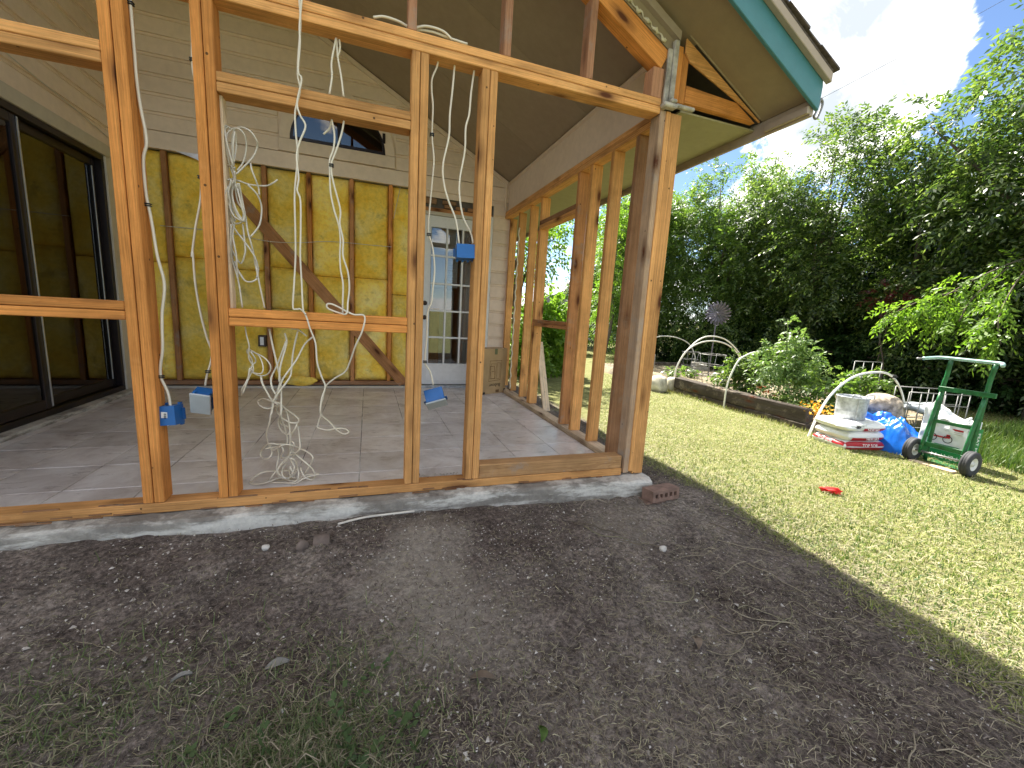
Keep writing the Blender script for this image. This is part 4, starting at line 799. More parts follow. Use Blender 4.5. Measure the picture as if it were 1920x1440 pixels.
br = tubes('insulator_stand_in', [[(0.604, -0.24, 2.214), (0.66, -0.243, 2.216), (0.69, -0.25, 2.205)], [(0.722, -0.25, 2.262), (0.706, -0.25, 2.205), (0.692, -0.25, 2.165), (0.716, -0.25, 2.160), (0.742, -0.25, 2.235), (0.722, -0.25, 2.262)]], 0.007, MS['wire'], None, 6, 4)  # made-up loop on the fascia, stands in for a distant insulator
props(br, 'small grey wire loop at the teal eave corner standing in for a distant insulator', 'bracket')
# ================================================================ CABLES
def mm(l): return [[c / 1000 for c in p] for p in l]
def cable(key, label, r, m='cable', staples=(), group=None, first=0):
    p0 = mm(CAB[key][0])[0]; t = thing('cable', label, 'cable', p0, group or 'loose white cables in the open framing')
    for l in CAB[key]: tubes('cable_run', [mm(l)], r, MS[m], t, 6, 6)
    path = np.array(mm(CAB[key][-1 if key == 'D' else 0]))
    for z_ in staples:
        k_ = [i for i in range(len(path) - 1) if (path[i][2] - z_) * (path[i + 1][2] - z_) <= 0][0]; f_ = (z_ - path[k_][2]) / (path[k_ + 1][2] - path[k_][2] + 1e-9); s_ = Vector(path[k_] + (path[k_ + 1] - path[k_]) * f_); boxes('staple', [((s_.x - 0.010, s_.y - 0.008, s_.z - 0.006), (s_.x + 0.010, s_.y + 0.010, s_.z - 0.001)), ((s_.x - 0.010, s_.y - 0.008, s_.z + 0.002), (s_.x + 0.010, s_.y + 0.010, s_.z + 0.007))], MS['staple'], t, 0.001)
    return t
cable('A', 'thick white cable stapled to the leftmost post, ending in a small blue box', 0.0058, staples=[1.315, 0.602, 2.04])
cable('B', 'white cable down the left edge of the second post to a grey covered box', 0.0046, staples=[1.91, 1.46, 0.62])
cable('C', 'pair of white cables hanging loose in front of the top plate and both rails', 0.0040)
cable('D', 'white cables dropping from the top plate through the upper rail to a floor loop', 0.0043, staples=[1.575])
cable('E', 'tied bundle of looped white cable hanging beside the second post', 0.0036, 'cabledull')
cable('K', 'small twisted loop of white cable under the lower rail by the second post', 0.0030)
cable('F', 'large white cable tangle trailing onto the tile floor', 0.0043)
cable('G', 'white cable stapled to the right of the third post, ending in a tilted box', 0.0046, staples=[1.79, 1.33, 0.69])
cable('H', 'left cable of the two entering the bright blue wide box', 0.0050); cable('I', 'right cable of the two entering the bright blue wide box', 0.0050)
cable('J', 'white cables arching over the top plate between the gable studs', 0.0058)
# ---- electrical boxes
def ebox(label, loc, wd, ht, dp, rot, cover=False, gang=1, lab=False):
    t = thing('electrical_box', label, 'electrical box', loc, 'electrical boxes dangling from cables'); mw = Matrix.Translation(loc) @ rot; th = 0.003
    bm = bmesh.new()
    add_box(bm, (-wd / 2, dp / 2 - th, -ht / 2), (wd / 2, dp / 2, ht / 2))
    add_box(bm, (-wd / 2, -dp / 2, -ht / 2), (-wd / 2 + th, dp / 2 - th, ht / 2)); add_box(bm, (wd / 2 - th, -dp / 2, -ht / 2), (wd / 2, dp / 2 - th, ht / 2))
    add_box(bm, (-wd / 2 + th, -dp / 2, -ht / 2), (wd / 2 - th, dp / 2 - th, -ht / 2 + th)); add_box(bm, (-wd / 2 + th, -dp / 2, ht / 2 - th), (wd / 2 - th, dp / 2 - th, ht / 2))
    bm_to('box_shell', bm, MS['blue'], t, mw)
    bm = bmesh.new()
    for k in range(gang + 1):
        x = -wd / 2 + 0.008 + (wd - 0.016) * k / gang
        add_box(bm, (x - 0.005, -dp / 2 - 0.002, ht / 2 + 0.0005), (x + 0.005, -dp / 2 + 0.016, ht / 2 + 0.009)); add_box(bm, (x - 0.005, -dp / 2 - 0.002, -ht / 2 - 0.009), (x + 0.005, -dp / 2 + 0.016, -ht / 2 - 0.0005))
    bm_to('screw_tabs', bm, MS['blue'], t, mw, kind='stuff')
    bm = bmesh.new()
    for sx in (-1, 1): add_box(bm, (sx * (wd / 2 + 0.007) - 0.006, -dp / 2 + 0.012, -ht * 0.3), (sx * (wd / 2 + 0.007) + 0.006, -dp / 2 + 0.016, ht * 0.3))
    bm_to('mounting_ears', bm, MS['bluedark'], t, mw, kind='stuff')
    if cover:
        bm = bmesh.new(); add_box(bm, (-wd / 2 - 0.005, -dp / 2 - 0.012, -ht / 2 - 0.008), (wd / 2 + 0.005, -dp / 2 - 0.003, ht / 2 + 0.008)); bevel(bm, 0.003); bm_to('cover_plate', bm, MS['greypl'], t, mw)
    else:
        bm = bmesh.new(); add_box(bm, (-wd / 2 + th, dp / 2 - 0.012, -ht / 2 + th), (wd / 2 - th, dp / 2 - th - 0.0005, ht / 2 - th)); bm_to('box_back', bm, MS['bluedark'], t, mw)
    if lab:
        bm = bmesh.new(); add_box(bm, (-0.016, 0, -0.021), (0.016, 0.0006, 0.021)); lb = bm_to('label_sticker', bm, MS['label'], t, mw @ Matrix.Translation((-0.004, -dp / 2 - 0.0015, 0.002)))
        bm = bmesh.new(); rs_ = random.Random(5); z = -0.014
        while z < 0.014: h_ = rs_.choice((0.0008, 0.0014, 0.002)); add_box(bm, (-0.003, -0.0008, z), (0.010, -0.0002, z + h_)); z += h_ + rs_.choice((0.001, 0.0016))
        bm_to('barcode', bm, MS['ink'], lb, mw @ Matrix.Translation((-0.004, -dp / 2 - 0.0015, 0.002)))
    return t
E_ = lambda x, y, z: (Matrix.Rotation(R(z), 4, 'Z') @ Matrix.Rotation(R(x), 4, 'X') @ Matrix.Rotation(R(y), 4, 'Y'))
# the closed back of the first box faces the viewer and carries its barcode sticker
t1 = ebox('small blue box with a white barcode sticker hanging by the leftmost post', (-2.512, 0.055, 0.430), 0.066, 0.086, 0.070, E_(4, 4, 172), lab=False)
mw1 = Matrix.Translation((-2.512, 0.055, 0.430)) @ E_(4, 4, -8)
bm = bmesh.new(); add_box(bm, (-0.020, -0.0360, -0.018), (0.004, -0.0352, 0.022)); lb = bm_to('label_sticker', bm, MS['label'], t1, mw1)
bm = bmesh.new(); rs_ = random.Random(5); z = -0.012
while z < 0.016:
    h_ = rs_.choice((0.0008, 0.0014, 0.002)); add_box(bm, (-0.009, -0.0366, z), (0.001, -0.0361, z + h_)); z += h_ + rs_.choice((0.001, 0.0016))
bm_to('barcode', bm, MS['ink'], lb, mw1)
ebox('blue box with a grey cover plate hanging left of the second post', (-2.392, 0.080, 0.492), 0.072, 0.092, 0.06, E_(22, 10, -6), cover=True)
ebox('blue box with a grey cover plate tilted face down beside the third post', (-1.338, 0.055, 0.500), 0.098, 0.075, 0.070, E_(52, -28, 14), cover=True)
ebox('wide bright blue box hung from two cables in front of the glazed door', (-1.206, 0.040, 1.262), 0.098, 0.070, 0.06, E_(8, 2, 176), gang=3)
# ---- cardboard box
cbx = thing('cardboard_box', 'upright brown cardboard box printed with a frame drawing by the side wall', 'cardboard box', (-0.23, 2.66, 0.0))
cmw = basis((-0.232, 2.585, 0.0), (0.325, 0.16, 0), (0, 0, 1)); cmw = cmw  # x along the front face, y up
bm = bmesh.new(); add_box(bm, (-0.185, 0.0, -0.17), (0.185, 0.545, 0.0)); bevel(bm, 0.003); bm_to('carton', bm, MS['card'], cbx, cmw)
def cflat(name, x0, x1, y0, y1, m, z=0.0012): bm = bmesh.new(); add_box(bm, (x0, y0, 0.0003), (x1, y1, z)); return bm_to(name, bm, MS[m], cbx, cmw)
def outline(bm, p, t):
    for a, b in zip(p, p[1:] + p[:1]):
        a = Vector(a); b = Vector(b); d = (b - a).normalized(); n = Vector((-d.y, d.x)) * t / 2
        c = [a - n - d * t / 2, b - n + d * t / 2, b + n + d * t / 2, a + n - d * t / 2]; bm.faces.new([bm.verts.new((q.x, q.y, 0.0013)) for q in c])
bm = bmesh.new()
outline(bm, [(-0.10, 0.155), (0.085, 0.165), (0.10, 0.40), (-0.09, 0.40)], 0.005); outline(bm, [(0.02, 0.18), (0.07, 0.18), (0.08, 0.37), (0.03, 0.375)], 0.004); outline(bm, [(-0.085, 0.185), (-0.01, 0.185), (0.02, 0.36), (-0.07, 0.365)], 0.004)
outline(bm, [(-0.065, 0.185), (0.0, 0.185), (-0.02, 0.335), (-0.085, 0.335)], 0.006); outline(bm, [(-0.06, 0.27), (-0.02, 0.27), (-0.02, 0.272), (-0.06, 0.272)], 0.003)
bm_to('frame_drawing', bm, MS['cardink'], cbx, cmw)
text('lettering', 'Bobovr', 0.062, cmw @ Matrix.Translation((0.0, 0.105, 0.001)) @ Matrix.Rotation(R(180), 4, 'Z'), MS['ink'], cbx)
cflat('tape_strip', -0.022, 0.022, 0.475, 0.545, 'tape'); cflat('corner_mark', 0.150, 0.183, 0.004, 0.05, 'ink'); cflat('corner_mark', -0.183, -0.150, 0.002, 0.03, 'ink'); cflat('corner_mark', 0.02, 0.075, 0.012, 0.045, 'cardink')
# ================================================================ GROUND-LEVEL OBJECTS BY THE SLAB
def g(x, y): return float(gz(x, y))
def holed_brick(label, mw):
    t = thing('brick', label, 'brick', mw.translation)
    L_, H_, D_ = 0.215, 0.070, 0.092; bm = bmesh.new(); xs_ = [-L_ / 2]
    for k in range(5): c = -0.076 + 0.038 * k; xs_ += [c - 0.011, c + 0.011]
    xs_.append(L_ / 2)
    for i in range(0, len(xs_) - 1, 2): add_box(bm, (xs_[i], -D_ / 2, -H_ / 2), (xs_[i + 1], D_ / 2, H_ / 2))
    for i in range(1, len(xs_) - 1, 2):
        add_box(bm, (xs_[i], -D_ / 2 + 0.0004, -H_ / 2), (xs_[i + 1], D_ / 2, -H_ / 2 + 0.023)); add_box(bm, (xs_[i], -D_ / 2 + 0.0004, H_ / 2 - 0.021), (xs_[i + 1], D_ / 2, H_ / 2))
    bm_to('brick_body', bm, MS['brick'], t, mw)
    bm = bmesh.new()
    for k in range(5): c = -0.076 + 0.038 * k; add_box(bm, (c - 0.011, -D_ / 2 + 0.03, -H_ / 2 + 0.023), (c + 0.011, -D_ / 2 + 0.032, H_ / 2 - 0.021))
    bm_to('core_shade_plate', bm, MS['hole'], t, mw)  # near-black plates stand in for the shade inside the holes
holed_brick('cored brick on its side at the slab corner, five holes showing', Matrix.Translation((0.022, -0.185, -0.062)) @ Matrix.Rotation(R(7), 4, 'Z') @ Matrix.Rotation(R(-4), 4, 'X'))
o = box('brick', (-0.105, -0.225, -0.17), (0.115, -0.125, -0.103), MS['brick'], None, 0.006); props(o, 'half buried plain brick under the cored brick', 'brick')
o = tubes('stick', [[(-1.812, -0.170, g(-1.81, -.17) + 0.016), (-1.70, -0.135, g(-1.7, -.13) + 0.018), (-1.58, -0.125, g(-1.58, -.12) + 0.018), (-1.452, -0.112, g(-1.45, -.11) + 0.016)]], 0.0055, MS['concwhite']); props(o, 'long pale stick lying on dark soil in front of the slab', 'stick')
pt = thing('clay_pipe', 'broken brown clay pipe end half sunk in the soil', 'pipe', (-1.90, -0.30, g(-1.9, -.3)))
V = []; F = []
for i, xx in enumerate((-1.905, -1.87, -1.838)):
    for rr in (0.036, 0.029):
        for k in range(13): a_ = math.pi * (k / 12 * 1.15 - 0.06); V.append((xx, -0.275 + rr * math.cos(a_), g(-1.87, -.28) - 0.005 + rr * math.sin(a_)))
for i in range(2):
    for k in range(12):
        b0 = i * 26 + k; F.append((b0, b0 + 1, b0 + 27, b0 + 26)); F.append((b0 + 13, b0 + 39, b0 + 40, b0 + 14))
for b0 in (0, 52):
    for k in range(12): F.append((b0 + k, b0 + 13 + k, b0 + 14 + k, b0 + 1 + k))
from_py('pipe_shell', V, F, MS['clay'], pt, smooth=True)
blob('pipe_shard', (-1.945, -0.315, g(-1.94, -.31) + 0.012), (0.030, 0.012, 0.026), MS['clay'], pt, 3, 0.3, 5, 2, 0.5)
def leafmesh(name, c, l, w_, rz, tilt, m, label, cat):
    n = 7; V = []; F = []
    for i in range(n):
        u = i / (n - 1); ww = w_ * math.sin(math.pi * (0.06 + 0.9 * u)) ** 0.8
        for s_ in (-1, 0, 1): V.append((l * (u - 0.5), s_ * ww / 2, 0.012 * abs(s_) + 0.012 * math.sin(u * 3)))
    for i in range(n - 1):
        for k in range(2): F.append((i * 3 + k, i * 3 + k + 1, i * 3 + k + 4, i * 3 + k + 3))
    o = from_py(name, V, F, m, None, Matrix.Translation((c[0], c[1], g(*c) + 0.008)) @ Matrix.Rotation(rz, 4, 'Z') @ Matrix.Rotation(tilt, 4, 'X'), True)
    md = o.modifiers.new('thick', 'SOLIDIFY'); md.thickness = 0.0012
    return props(o, label, cat)
leafmesh('dead_leaf', (-1.94, -0.88), 0.065, 0.028, 0.2, 0.2, MS['leafgrey'], 'large curled grey dead leaf lying left of centre on the dirt', 'leaf')
leafmesh('dead_leaf', (-1.345, -1.085), 0.075, 0.034, -0.3, -0.2, MS['leafdead'], 'dark brown dead leaf at the bottom centre of the dirt', 'leaf')
leafmesh('dead_leaf', (-2.19, -0.86), 0.05, 0.014, 0.35, 0.1, MS['leafgrey'], 'narrow pale leaf scrap on the dirt left of the grey leaf', 'leaf')
leafmesh('dead_leaf', (-0.56, -1.13), 0.05, 0.036, 1.2, 0.15, MS['leafdead'], 'small oval tan leaf on the dark soil at lower right', 'leaf')
leafmesh('green_leaf', (-1.235, -1.28), 0.04, 0.03, 1.4, 0.5, GRASSG, 'single small green seedling leaf at the bottom edge', 'leaf')
for c, r_, lab in (((-0.30, -0.62), (0.020, 0.014, 0.016), 'grey stone among the dry grass right of centre'), ((-2.09, -0.28), (0.016, 0.012, 0.013), 'white stone on the soil close to the slab at left')):
    o = blob('stone', (c[0], c[1], g(*c) + 0.008), r_, MS['chip'], None, 7, 0.3, 4, 2); props(o, lab, 'stone')
# ================================================================ YARD
o = blob('red_cloth', (1.50, -0.23, g(1.5, -.23) + 0.022), (0.062, 0.028, 0.022), MS['redcloth'], None, 11, 0.55, 7, 4, -0.5); props(o, 'small crumpled red cloth lying on the sunny lawn', 'cloth')
pk = thing('leaning_plank', 'short plank leaning outside the side stud wall', 'plank', (0.22, 2.0, -0.1)); lumber('plank', (0.22, 2.02, -0.09), (0.235, 2.40, 0.66), 0.09, 0.02, (1, 0.2, 0), MW['pale'], pk)
# hoops over the bed, white pipe bent in an arch
HO = dict(h4=[(3.40, 1.3, -0.36), (3.425, 1.3, -0.314), (3.519, 1.3, -0.051), (3.671, 1.3, 0.201), (3.924, 1.3, 0.396), (4.186, 1.3, 0.486), (4.538, 1.3, 0.51), (4.771, 1.3, 0.461), (4.979, 1.3, 0.317), (5.144, 1.3, 0.104), (5.235, 1.3, -0.159), (5.25, 1.3, -0.35)],
 h3=[(3.625, 2.8, -0.36), (3.631, 2.8, -0.292), (3.642, 2.8, 0.103), (3.777, 2.8, 0.438), (3.93, 2.8, 0.541), (4.066, 2.8, 0.589), (4.355, 2.8, 0.638), (4.604, 2.8, 0.627), (4.91, 2.8, 0.531), (5.21, 2.8, 0.371), (5.354, 2.8, 0.156), (5.396, 2.8, -0.039), (5.40, 2.8, -0.3)],
 h2=[(3.965, 4.4, -0.35), (3.984, 4.4, -0.139), (4.011, 4.4, 0.126), (4.182, 4.4, 0.434), (4.463, 4.4, 0.609), (4.805, 4.4, 0.671), (5.177, 4.4, 0.619), (5.467, 4.4, 0.469), (5.59, 4.4, 0.327), (5.667, 4.4, 0.033), (5.68, 4.4, -0.3)],
 h2b=[(4.15, 4.6, -0.35), (4.168, 4.6, -0.173), (4.211, 4.6, 0.158), (4.423, 4.6, 0.476), (4.672, 4.6, 0.684), (4.949, 4.6, 0.757), (5.33, 4.6, 0.708), (5.674, 4.6, 0.513), (5.871, 4.6, 0.308), (5.927, 4.6, 0.127), (5.94, 4.6, -0.3)],
 h1=[(4.70, 6.4, -0.35), (4.731, 6.4, -0.006), (4.757, 6.4, 0.41), (5.06, 6.4, 0.615), (5.437, 6.4, 0.643), (5.792, 6.4, 0.587), (6.079, 6.4, 0.454), (6.278, 6.4, 0.207), (6.308, 6.4, 0.025), (6.3, 6.4, -0.196), (6.30, 6.4, -0.35)])
for k, lab in (('h4', 'white pipe hoop rising beside the topsoil bags, nearest of the hoops'), ('h3', 'white pipe hoop in front of the tomato plant, over the timber'), ('h2', 'lower of the two crossing white hoops by the dark spinner'), ('h2b', 'higher of the two crossing white hoops by the dark spinner'), ('h1', 'farthest white pipe hoop, partly behind the porch corner post')):
    o = tubes('pipe_hoop', [HO[k]], 0.0135, MS['pvc'], None, 8, 5); props(o, lab, 'hoop', 'white pipe hoops over the garden bed')
for c, lab in (((5.50, 4.42, 0.45), 'dark clamp where the two hoops cross'), ((4.80, 1.3, 0.46), 'dark clamp near the top of the nearest hoop')):
    t = thing('hoop_clamp', lab, 'clamp', c, 'dark clamps on the hoops'); boxes('clamp_jaws', [((c[0] - .03, c[1] - .025, c[2] - .02), (c[0] + .03, c[1] + .025, c[2] + .02)), ((c[0] + .028, c[1] - .012, c[2] - .05), (c[0] + .05, c[1] + .012, c[2] + .01))], MS['ink'], t, 0.006); tubes('clamp_arm', [[(c[0], c[1], c[2]), (c[0] + .09, c[1], c[2] - .05)], [(c[0], c[1], c[2]), (c[0] + .10, c[1], c[2] - .01)]], 0.006, MS['ink'], t, 5, 1)
# raised bed
bx = np.linspace(3.70, 6.6, 40); by = np.linspace(1.15, 7.2, 60); BX, BY = np.meshgrid(bx, by)
ee = np.minimum(np.minimum(BX - 3.70, 6.6 - BX), np.minimum(BY - 1.15, 7.2 - BY)); BZ = -0.36 + 0.21 * sstep(-0.02, 0.12, ee)
p_ = np.stack([BX.ravel(), BY.ravel(), np.zeros(BX.size)], 1); BZ = BZ.ravel() + 0.035 * fnoise(p_, 6, 4) * (ee.ravel() > 0.05)
ix = np.arange(BX.size).reshape(BX.shape); F = np.stack([ix[:-1, :-1], ix[:-1, 1:], ix[1:, 1:], ix[1:, :-1]], -1).reshape(-1, 4)
BEDM = m_conc('dry_bed_soil', (0.11, 0.085, 0.058), (0.25, 0.20, 0.13), (0.32, 0.265, 0.16), 5.0)
from_np('garden_soil', np.stack([BX.ravel(), BY.ravel(), BZ], 1), F, BEDM, kind='structure', smooth=True)
def tie(a, b, h, lab):
    o = lumber('timber', a, b, 0.15, h, (1, 0, 0), MW['tie'], None, 0.012); bm = bmesh.new(); bm.from_mesh(o.data)
    bmesh.ops.subdivide_edges(bm, edges=[e for e in bm.edges if e.calc_length() > 1.0], cuts=30, use_grid_fill=True); bmesh.ops.subdivide_edges(bm, edges=[e for e in bm.edges if e.calc_length() > 0.1], cuts=3, use_grid_fill=True)
    v = np.array([x.co[:] for x in bm.verts]); n_ = 0.010 * fnoise(v * np.array([1, 5, 5]), 6, 6) + 0.006 * fnoise(v * np.array([0.6, 9, 9]), 14, 7)
    for x, d in zip(bm.verts, n_): x.co.z += d; x.co.y += d * 0.6
    bm.to_mesh(o.data); bm.free(); return props(o, lab, 'timber', 'timbers edging the garden bed')
tie((3.735, 1.53, -0.115), (3.735, 4.02, -0.100), 0.19, 'long weathered railroad tie edging the raised bed, upper one')
tie((3.72, 1.50, -0.275), (3.745, 3.95, -0.262), 0.12, 'dark lower timber under the weathered railroad tie')
tie((4.55, 7.05, -0.17), (6.6, 7.15, -0.17), 0.16, 'far timber at the back end of the garden bed')
o = blob('rock', (3.43, 4.12, -0.16), (0.215, 0.15, 0.165), MS['stone'], None, 2, 0.22, 4, 4, 0.5, 0.75); props(o, 'large pale limestone rock past the far end of the timber', 'rock')
o = blob('rock', (3.755, 4.16, -0.165), (0.12, 0.11, 0.14), MS['stone'], None, 9, 0.2, 4, 3, 0.2, 0.8); props(o, 'smaller pale rock touching the end of the timber', 'rock')
for lo, hi, lab in (((4.72, 6.55, -0.20), (5.20, 6.75, 0.17), 'pale concrete block behind the farthest hoop, left one'), ((5.92, 5.95, -0.19), (6.34, 6.15, -0.055), 'lower concrete block of the two by the tomato cage'), ((5.94, 5.96, -0.05), (6.30, 6.14, 0.055), 'upper concrete block of the two by the tomato cage')):
    o = box('concrete_block', lo, hi, MS['cblock'], None, 0.012); props(o, lab, 'block', 'concrete blocks at the far end of the bed')
def cage(c, rs_, zs, lab, mat='wire', legs=4):
    t = thing('tomato_cage', lab, 'plant cage', (c[0], c[1], -0.2), 'round wire tomato cages in the bed')
    for r_, z in zip(rs_, zs): tubes('ring', [[(c[0] + r_ * math.cos(a_), c[1] + r_ * math.sin(a_), z) for a_ in np.linspace(0, 2 * math.pi, 25)]], 0.006, MS[mat], t, 5, 1)
    for k in range(legs): a_ = 0.5 + 2 * math.pi * k / legs; tubes('leg', [[(c[0] + rs_[0] * math.cos(a_), c[1] + rs_[0] * math.sin(a_), zs[0]), (c[0] + rs_[-1] * 0.6 * math.cos(a_), c[1] + rs_[-1] * 0.6 * math.sin(a_), -0.2)]], 0.005, MS[mat], t, 5, 1)
cage((4.67, 4.2), (0.24, 0.225, 0.2), (0.42, 0.21, 0.02), 'round wire tomato cage under the crossing hoops')
cage((5.77, 6.0), (0.20, 0.19, 0.17), (0.31, 0.13, -0.03), 'round wire tomato cage farther back beside the concrete blocks')
def wire_panel(a, b, h, z0, nx_, nz_, lab):
    t = thing('wire_panel', lab, 'wire panel', (a[0], a[1], z0), 'loose wire panels behind the bags and bale'); P_ = []
    for i in range(nx_ + 1): u = i / nx_; x = a[0] + (b[0] - a[0]) * u; y = a[1] + (b[1] - a[1]) * u; P_.append([(x, y, z0), (x, y, z0 + h)])
    for j in range(nz_ + 1): z = z0 + h * j / nz_; P_.append([(a[0], a[1], z), (b[0], b[1], z)])
    for p in P_: tubes('wire', [p], 0.006, MS['wire'], t, 5, 1)
wire_panel((4.75, 1.75), (5.25, 1.70), 0.85, -0.25, 3, 3, 'square grey wire panel standing behind the boulder'); wire_panel((4.72, 1.05), (5.45, 0.80), 0.60, -0.30, 5, 4, 'bent wire cage between the tarp and the green hand truck'); wire_panel((5.0, 1.35), (5.85, 1.05), 0.62, -0.30, 4, 3, 'wire cage leaning behind the white bale')
o = blob('boulder', (4.60, 1.22, 0.085), (0.27, 0.22, 0.155), MS['boulder'], None, 14, 0.16, 4, 4, 0.3, 0.8); props(o, 'mottled grey brown boulder behind the galvanized tub', 'boulder')
o = blob('plastic_sheet', (5.35, 1.2, 0.06), (0.34, 0.22, 0.07), MS['greypl'], None, 19, 0.35, 6, 3, 0.4); props(o, 'folded grey plastic sheet inside the wire cages', 'plastic sheet')
# wind spinner
SPC = Vector((5.345, 4.9, 1.235)); sp_ = thing('wind_spinner', 'dark metal flower wind spinner on a thin pole in the bed', 'wind spinner', (5.35, 4.9, -0.2))
tubes('pole', [[(5.31, 4.9, -0.25), (5.33, 4.9, 0.5), (5.345, 4.92, 1.23)]], 0.013, MS['spin'], sp_, 6, 3)
fx = Vector((0.70, -0.71, 0)).normalized(); fy = Vector((0, 0, 1)); fz = fx.cross(fy)
lathe('hub', [(0.0, 0.02), (0.03, 0.012), (0.036, 0.0), (0.0, -0.01)], None, MS['spin'], sp_, 14, basis(SPC, fx, fy) @ Matrix.Translation((0, 0, 0.03)))
for ring_, (n, r1_, off, tw) in enumerate(((20, 0.255, 0.0, 0.5), (18, 0.20, 0.035, -0.5))):
    for k in range(n):
        a_ = 2 * math.pi * (k + 0.5 * ring_) / n; P_ = []
        for s_ in np.linspace(0, 1, 13):
            rr = 0.03 + (r1_ - 0.03) * math.sin(math.pi * s_ * 0.5 if s_ < 0.5 else math.pi * (1 - s_) * 0.5) * 1.414 * 0.999
            rr = 0.03 + (r1_ - 0.03) * (1 - abs(2 * s_ - 1) ** 1.6); da = 0.11 * math.sin(2 * math.pi * s_) + tw * (rr / r1_) ** 2 * 0.35
            P_.append(SPC + fx * rr * math.cos(a_ + da) + fy * rr * math.sin(a_ + da) + fz * (off + 0.05 * (rr / r1_) ** 2 * (1 if s_ < 0.5 else 0.6)))
        v, f = tube_geo(P_, 0.0038, 5); n0 = len(v)
        pv = [tuple(p) for p in P_]; v = [tuple(q_) for q_ in v] + pv
        for i in range(5): f.append((n0 + i, n0 + i + 1, n0 + 11 - i, n0 + 12 - i))      # thin blade inside the loop
        from_py('petal', v, f, MS['spin'], sp_)
# topsoil bags
AX = Vector((0.988, -0.155, 0)).normalized(); AY = Vector((0.155, 0.988, 0)).normalized()
def soil_bag(label, c, ln, wd, h, rz, seed, bands):
    t = thing('soil_bag', label, 'bag', c, 'stacked topsoil bags'); mw = basis(c, AX, AY) @ Matrix.Rotation(rz, 4, 'Z')
    def surf(u, v, sg, off=0.0):
        k = (np.clip(1 - np.abs(u) ** 6, 0, 1) * np.clip(1 - np.abs(v) ** 6, 0, 1)) ** 0.42
        rc = 1 - 0.06 * (np.abs(u) ** 3 * np.abs(v) ** 3)
        p = np.stack([u * ln / 2 * rc, v * wd / 2 * rc, sg * k * h / 2], -1)
        w_ = 0.008 * fnoise(p.reshape(-1, 3), 18, seed).reshape(u.shape) + 0.005 * fnoise(p.reshape(-1, 3), 50, seed + 1).reshape(u.shape) * (0.4 + np.abs(u))
        p[..., 2] += sg * w_ * (k > 0.05) * (0.3 if sg < 0 else 1.0); p[..., 2] += sg * off * k; p[..., 0] += np.sign(u) * off * (np.abs(u) > 0.85); p[..., 1] += np.sign(v) * off * (np.abs(v) > 0.85); return p
    def patch(name, u0, u1, v0, v1, sg, m, off=0.0, n=34):
        u, v = np.meshgrid(np.linspace(u0, u1, n), np.linspace(v0, v1, n)); p = surf(u, v, sg, off).reshape(-1, 3); ix = np.arange(n * n).reshape(n, n)
        F = np.stack([ix[:-1, :-1], ix[:-1, 1:], ix[1:, 1:], ix[1:, :-1]], -1).reshape(-1, 4)
        if sg < 0: F = F[:, ::-1]
        return p, F
    def put(name, lst, m):
        V = []; Fs = []; n0 = 0
        for p, F in lst: V.append(p); Fs.append(F + n0); n0 += len(p)
        return from_py(name, np.vstack(V).tolist(), np.vstack(Fs).tolist(), m, t, mw, True)
    put('bag_body', [patch('', -1, 1, -1, 1, 1, None, 0, 48), patch('', -1, 1, -1, 1, -1, None, 0, 48)], MS['bag'])
    for (u0, u1, v0, v1, sg) in bands: put('red_band', [patch('', u0, u1, v0, v1, sg, None, 0.0022, 26)], MS['red'])
    return t, mw
lowb = [(-0.92, 0.98, -0.998, -0.90, -1), (-0.92, 0.98, -0.998, -0.955, 1), (-0.999, -0.93, -0.85, 0.9, -1)]
zb = -0.252
tA, mA = soil_bag('bottom topsoil bag, white with red lettered band, flat on the lawn', (3.56, 0.95, zb), 0.56, 0.44, 0.125, 0.0, 3, [(-0.92, 0.98, -0.999, -0.86, 1), (-0.92, 0.98, -0.999, -0.90, -1), (-0.999, -0.90, -0.9, 0.9, 1)])
tB, mB = soil_bag('middle topsoil bag of the stack, white with a red lettered band', (3.565, 0.955, zb + 0.108), 0.54, 0.43, 0.115, 0.05, 5, [(-0.80, 0.98, -0.999, -0.86, -1)])
tC, mC = soil_bag('top topsoil bag of the stack, torn and wrinkled under the tub', (3.56, 0.965, zb + 0.212), 0.55, 0.43, 0.112, -0.04, 8, [(-0.10, 0.98, -0.998, -0.88, -1)])
def btext(t, mw, s, u, z, size, wd=0.43):
    text('lettering', s, size, mw @ basis(Vector((u, -wd / 2 - 0.005, z)), (1, 0, 0), (0, 0.25, 1)), MS['label'], t, 0.001)
btext(tA, mA, 'TOP SOIL', 0.05, 0.016, 0.050, 0.445); btext(tB, mB, 'NEW JAY', 0.06, -0.018, 0.044, 0.44); btext(tC, mC, 'NEW JAY', 0.08, -0.020, 0.036, 0.44)
text('lettering', 'TOP SOIL', 0.045, mA @ basis(Vector((-0.285, 0.02, 0.016)), (0, -1, 0), (0.25, 0, 1)), MS['label'], tA, 0.001)
o = blob('torn_flap', (3.40, 0.83, zb + 0.225), (0.15, 0.085, 0.045), MS['bag'], tC, 33, 0.5, 8, 4, 0.1); blob('torn_hole', (3.38, 0.765, zb + 0.222), (0.05, 0.02, 0.018), MS['ink'], tC, 2, 0.4, 5, 2, -0.2)
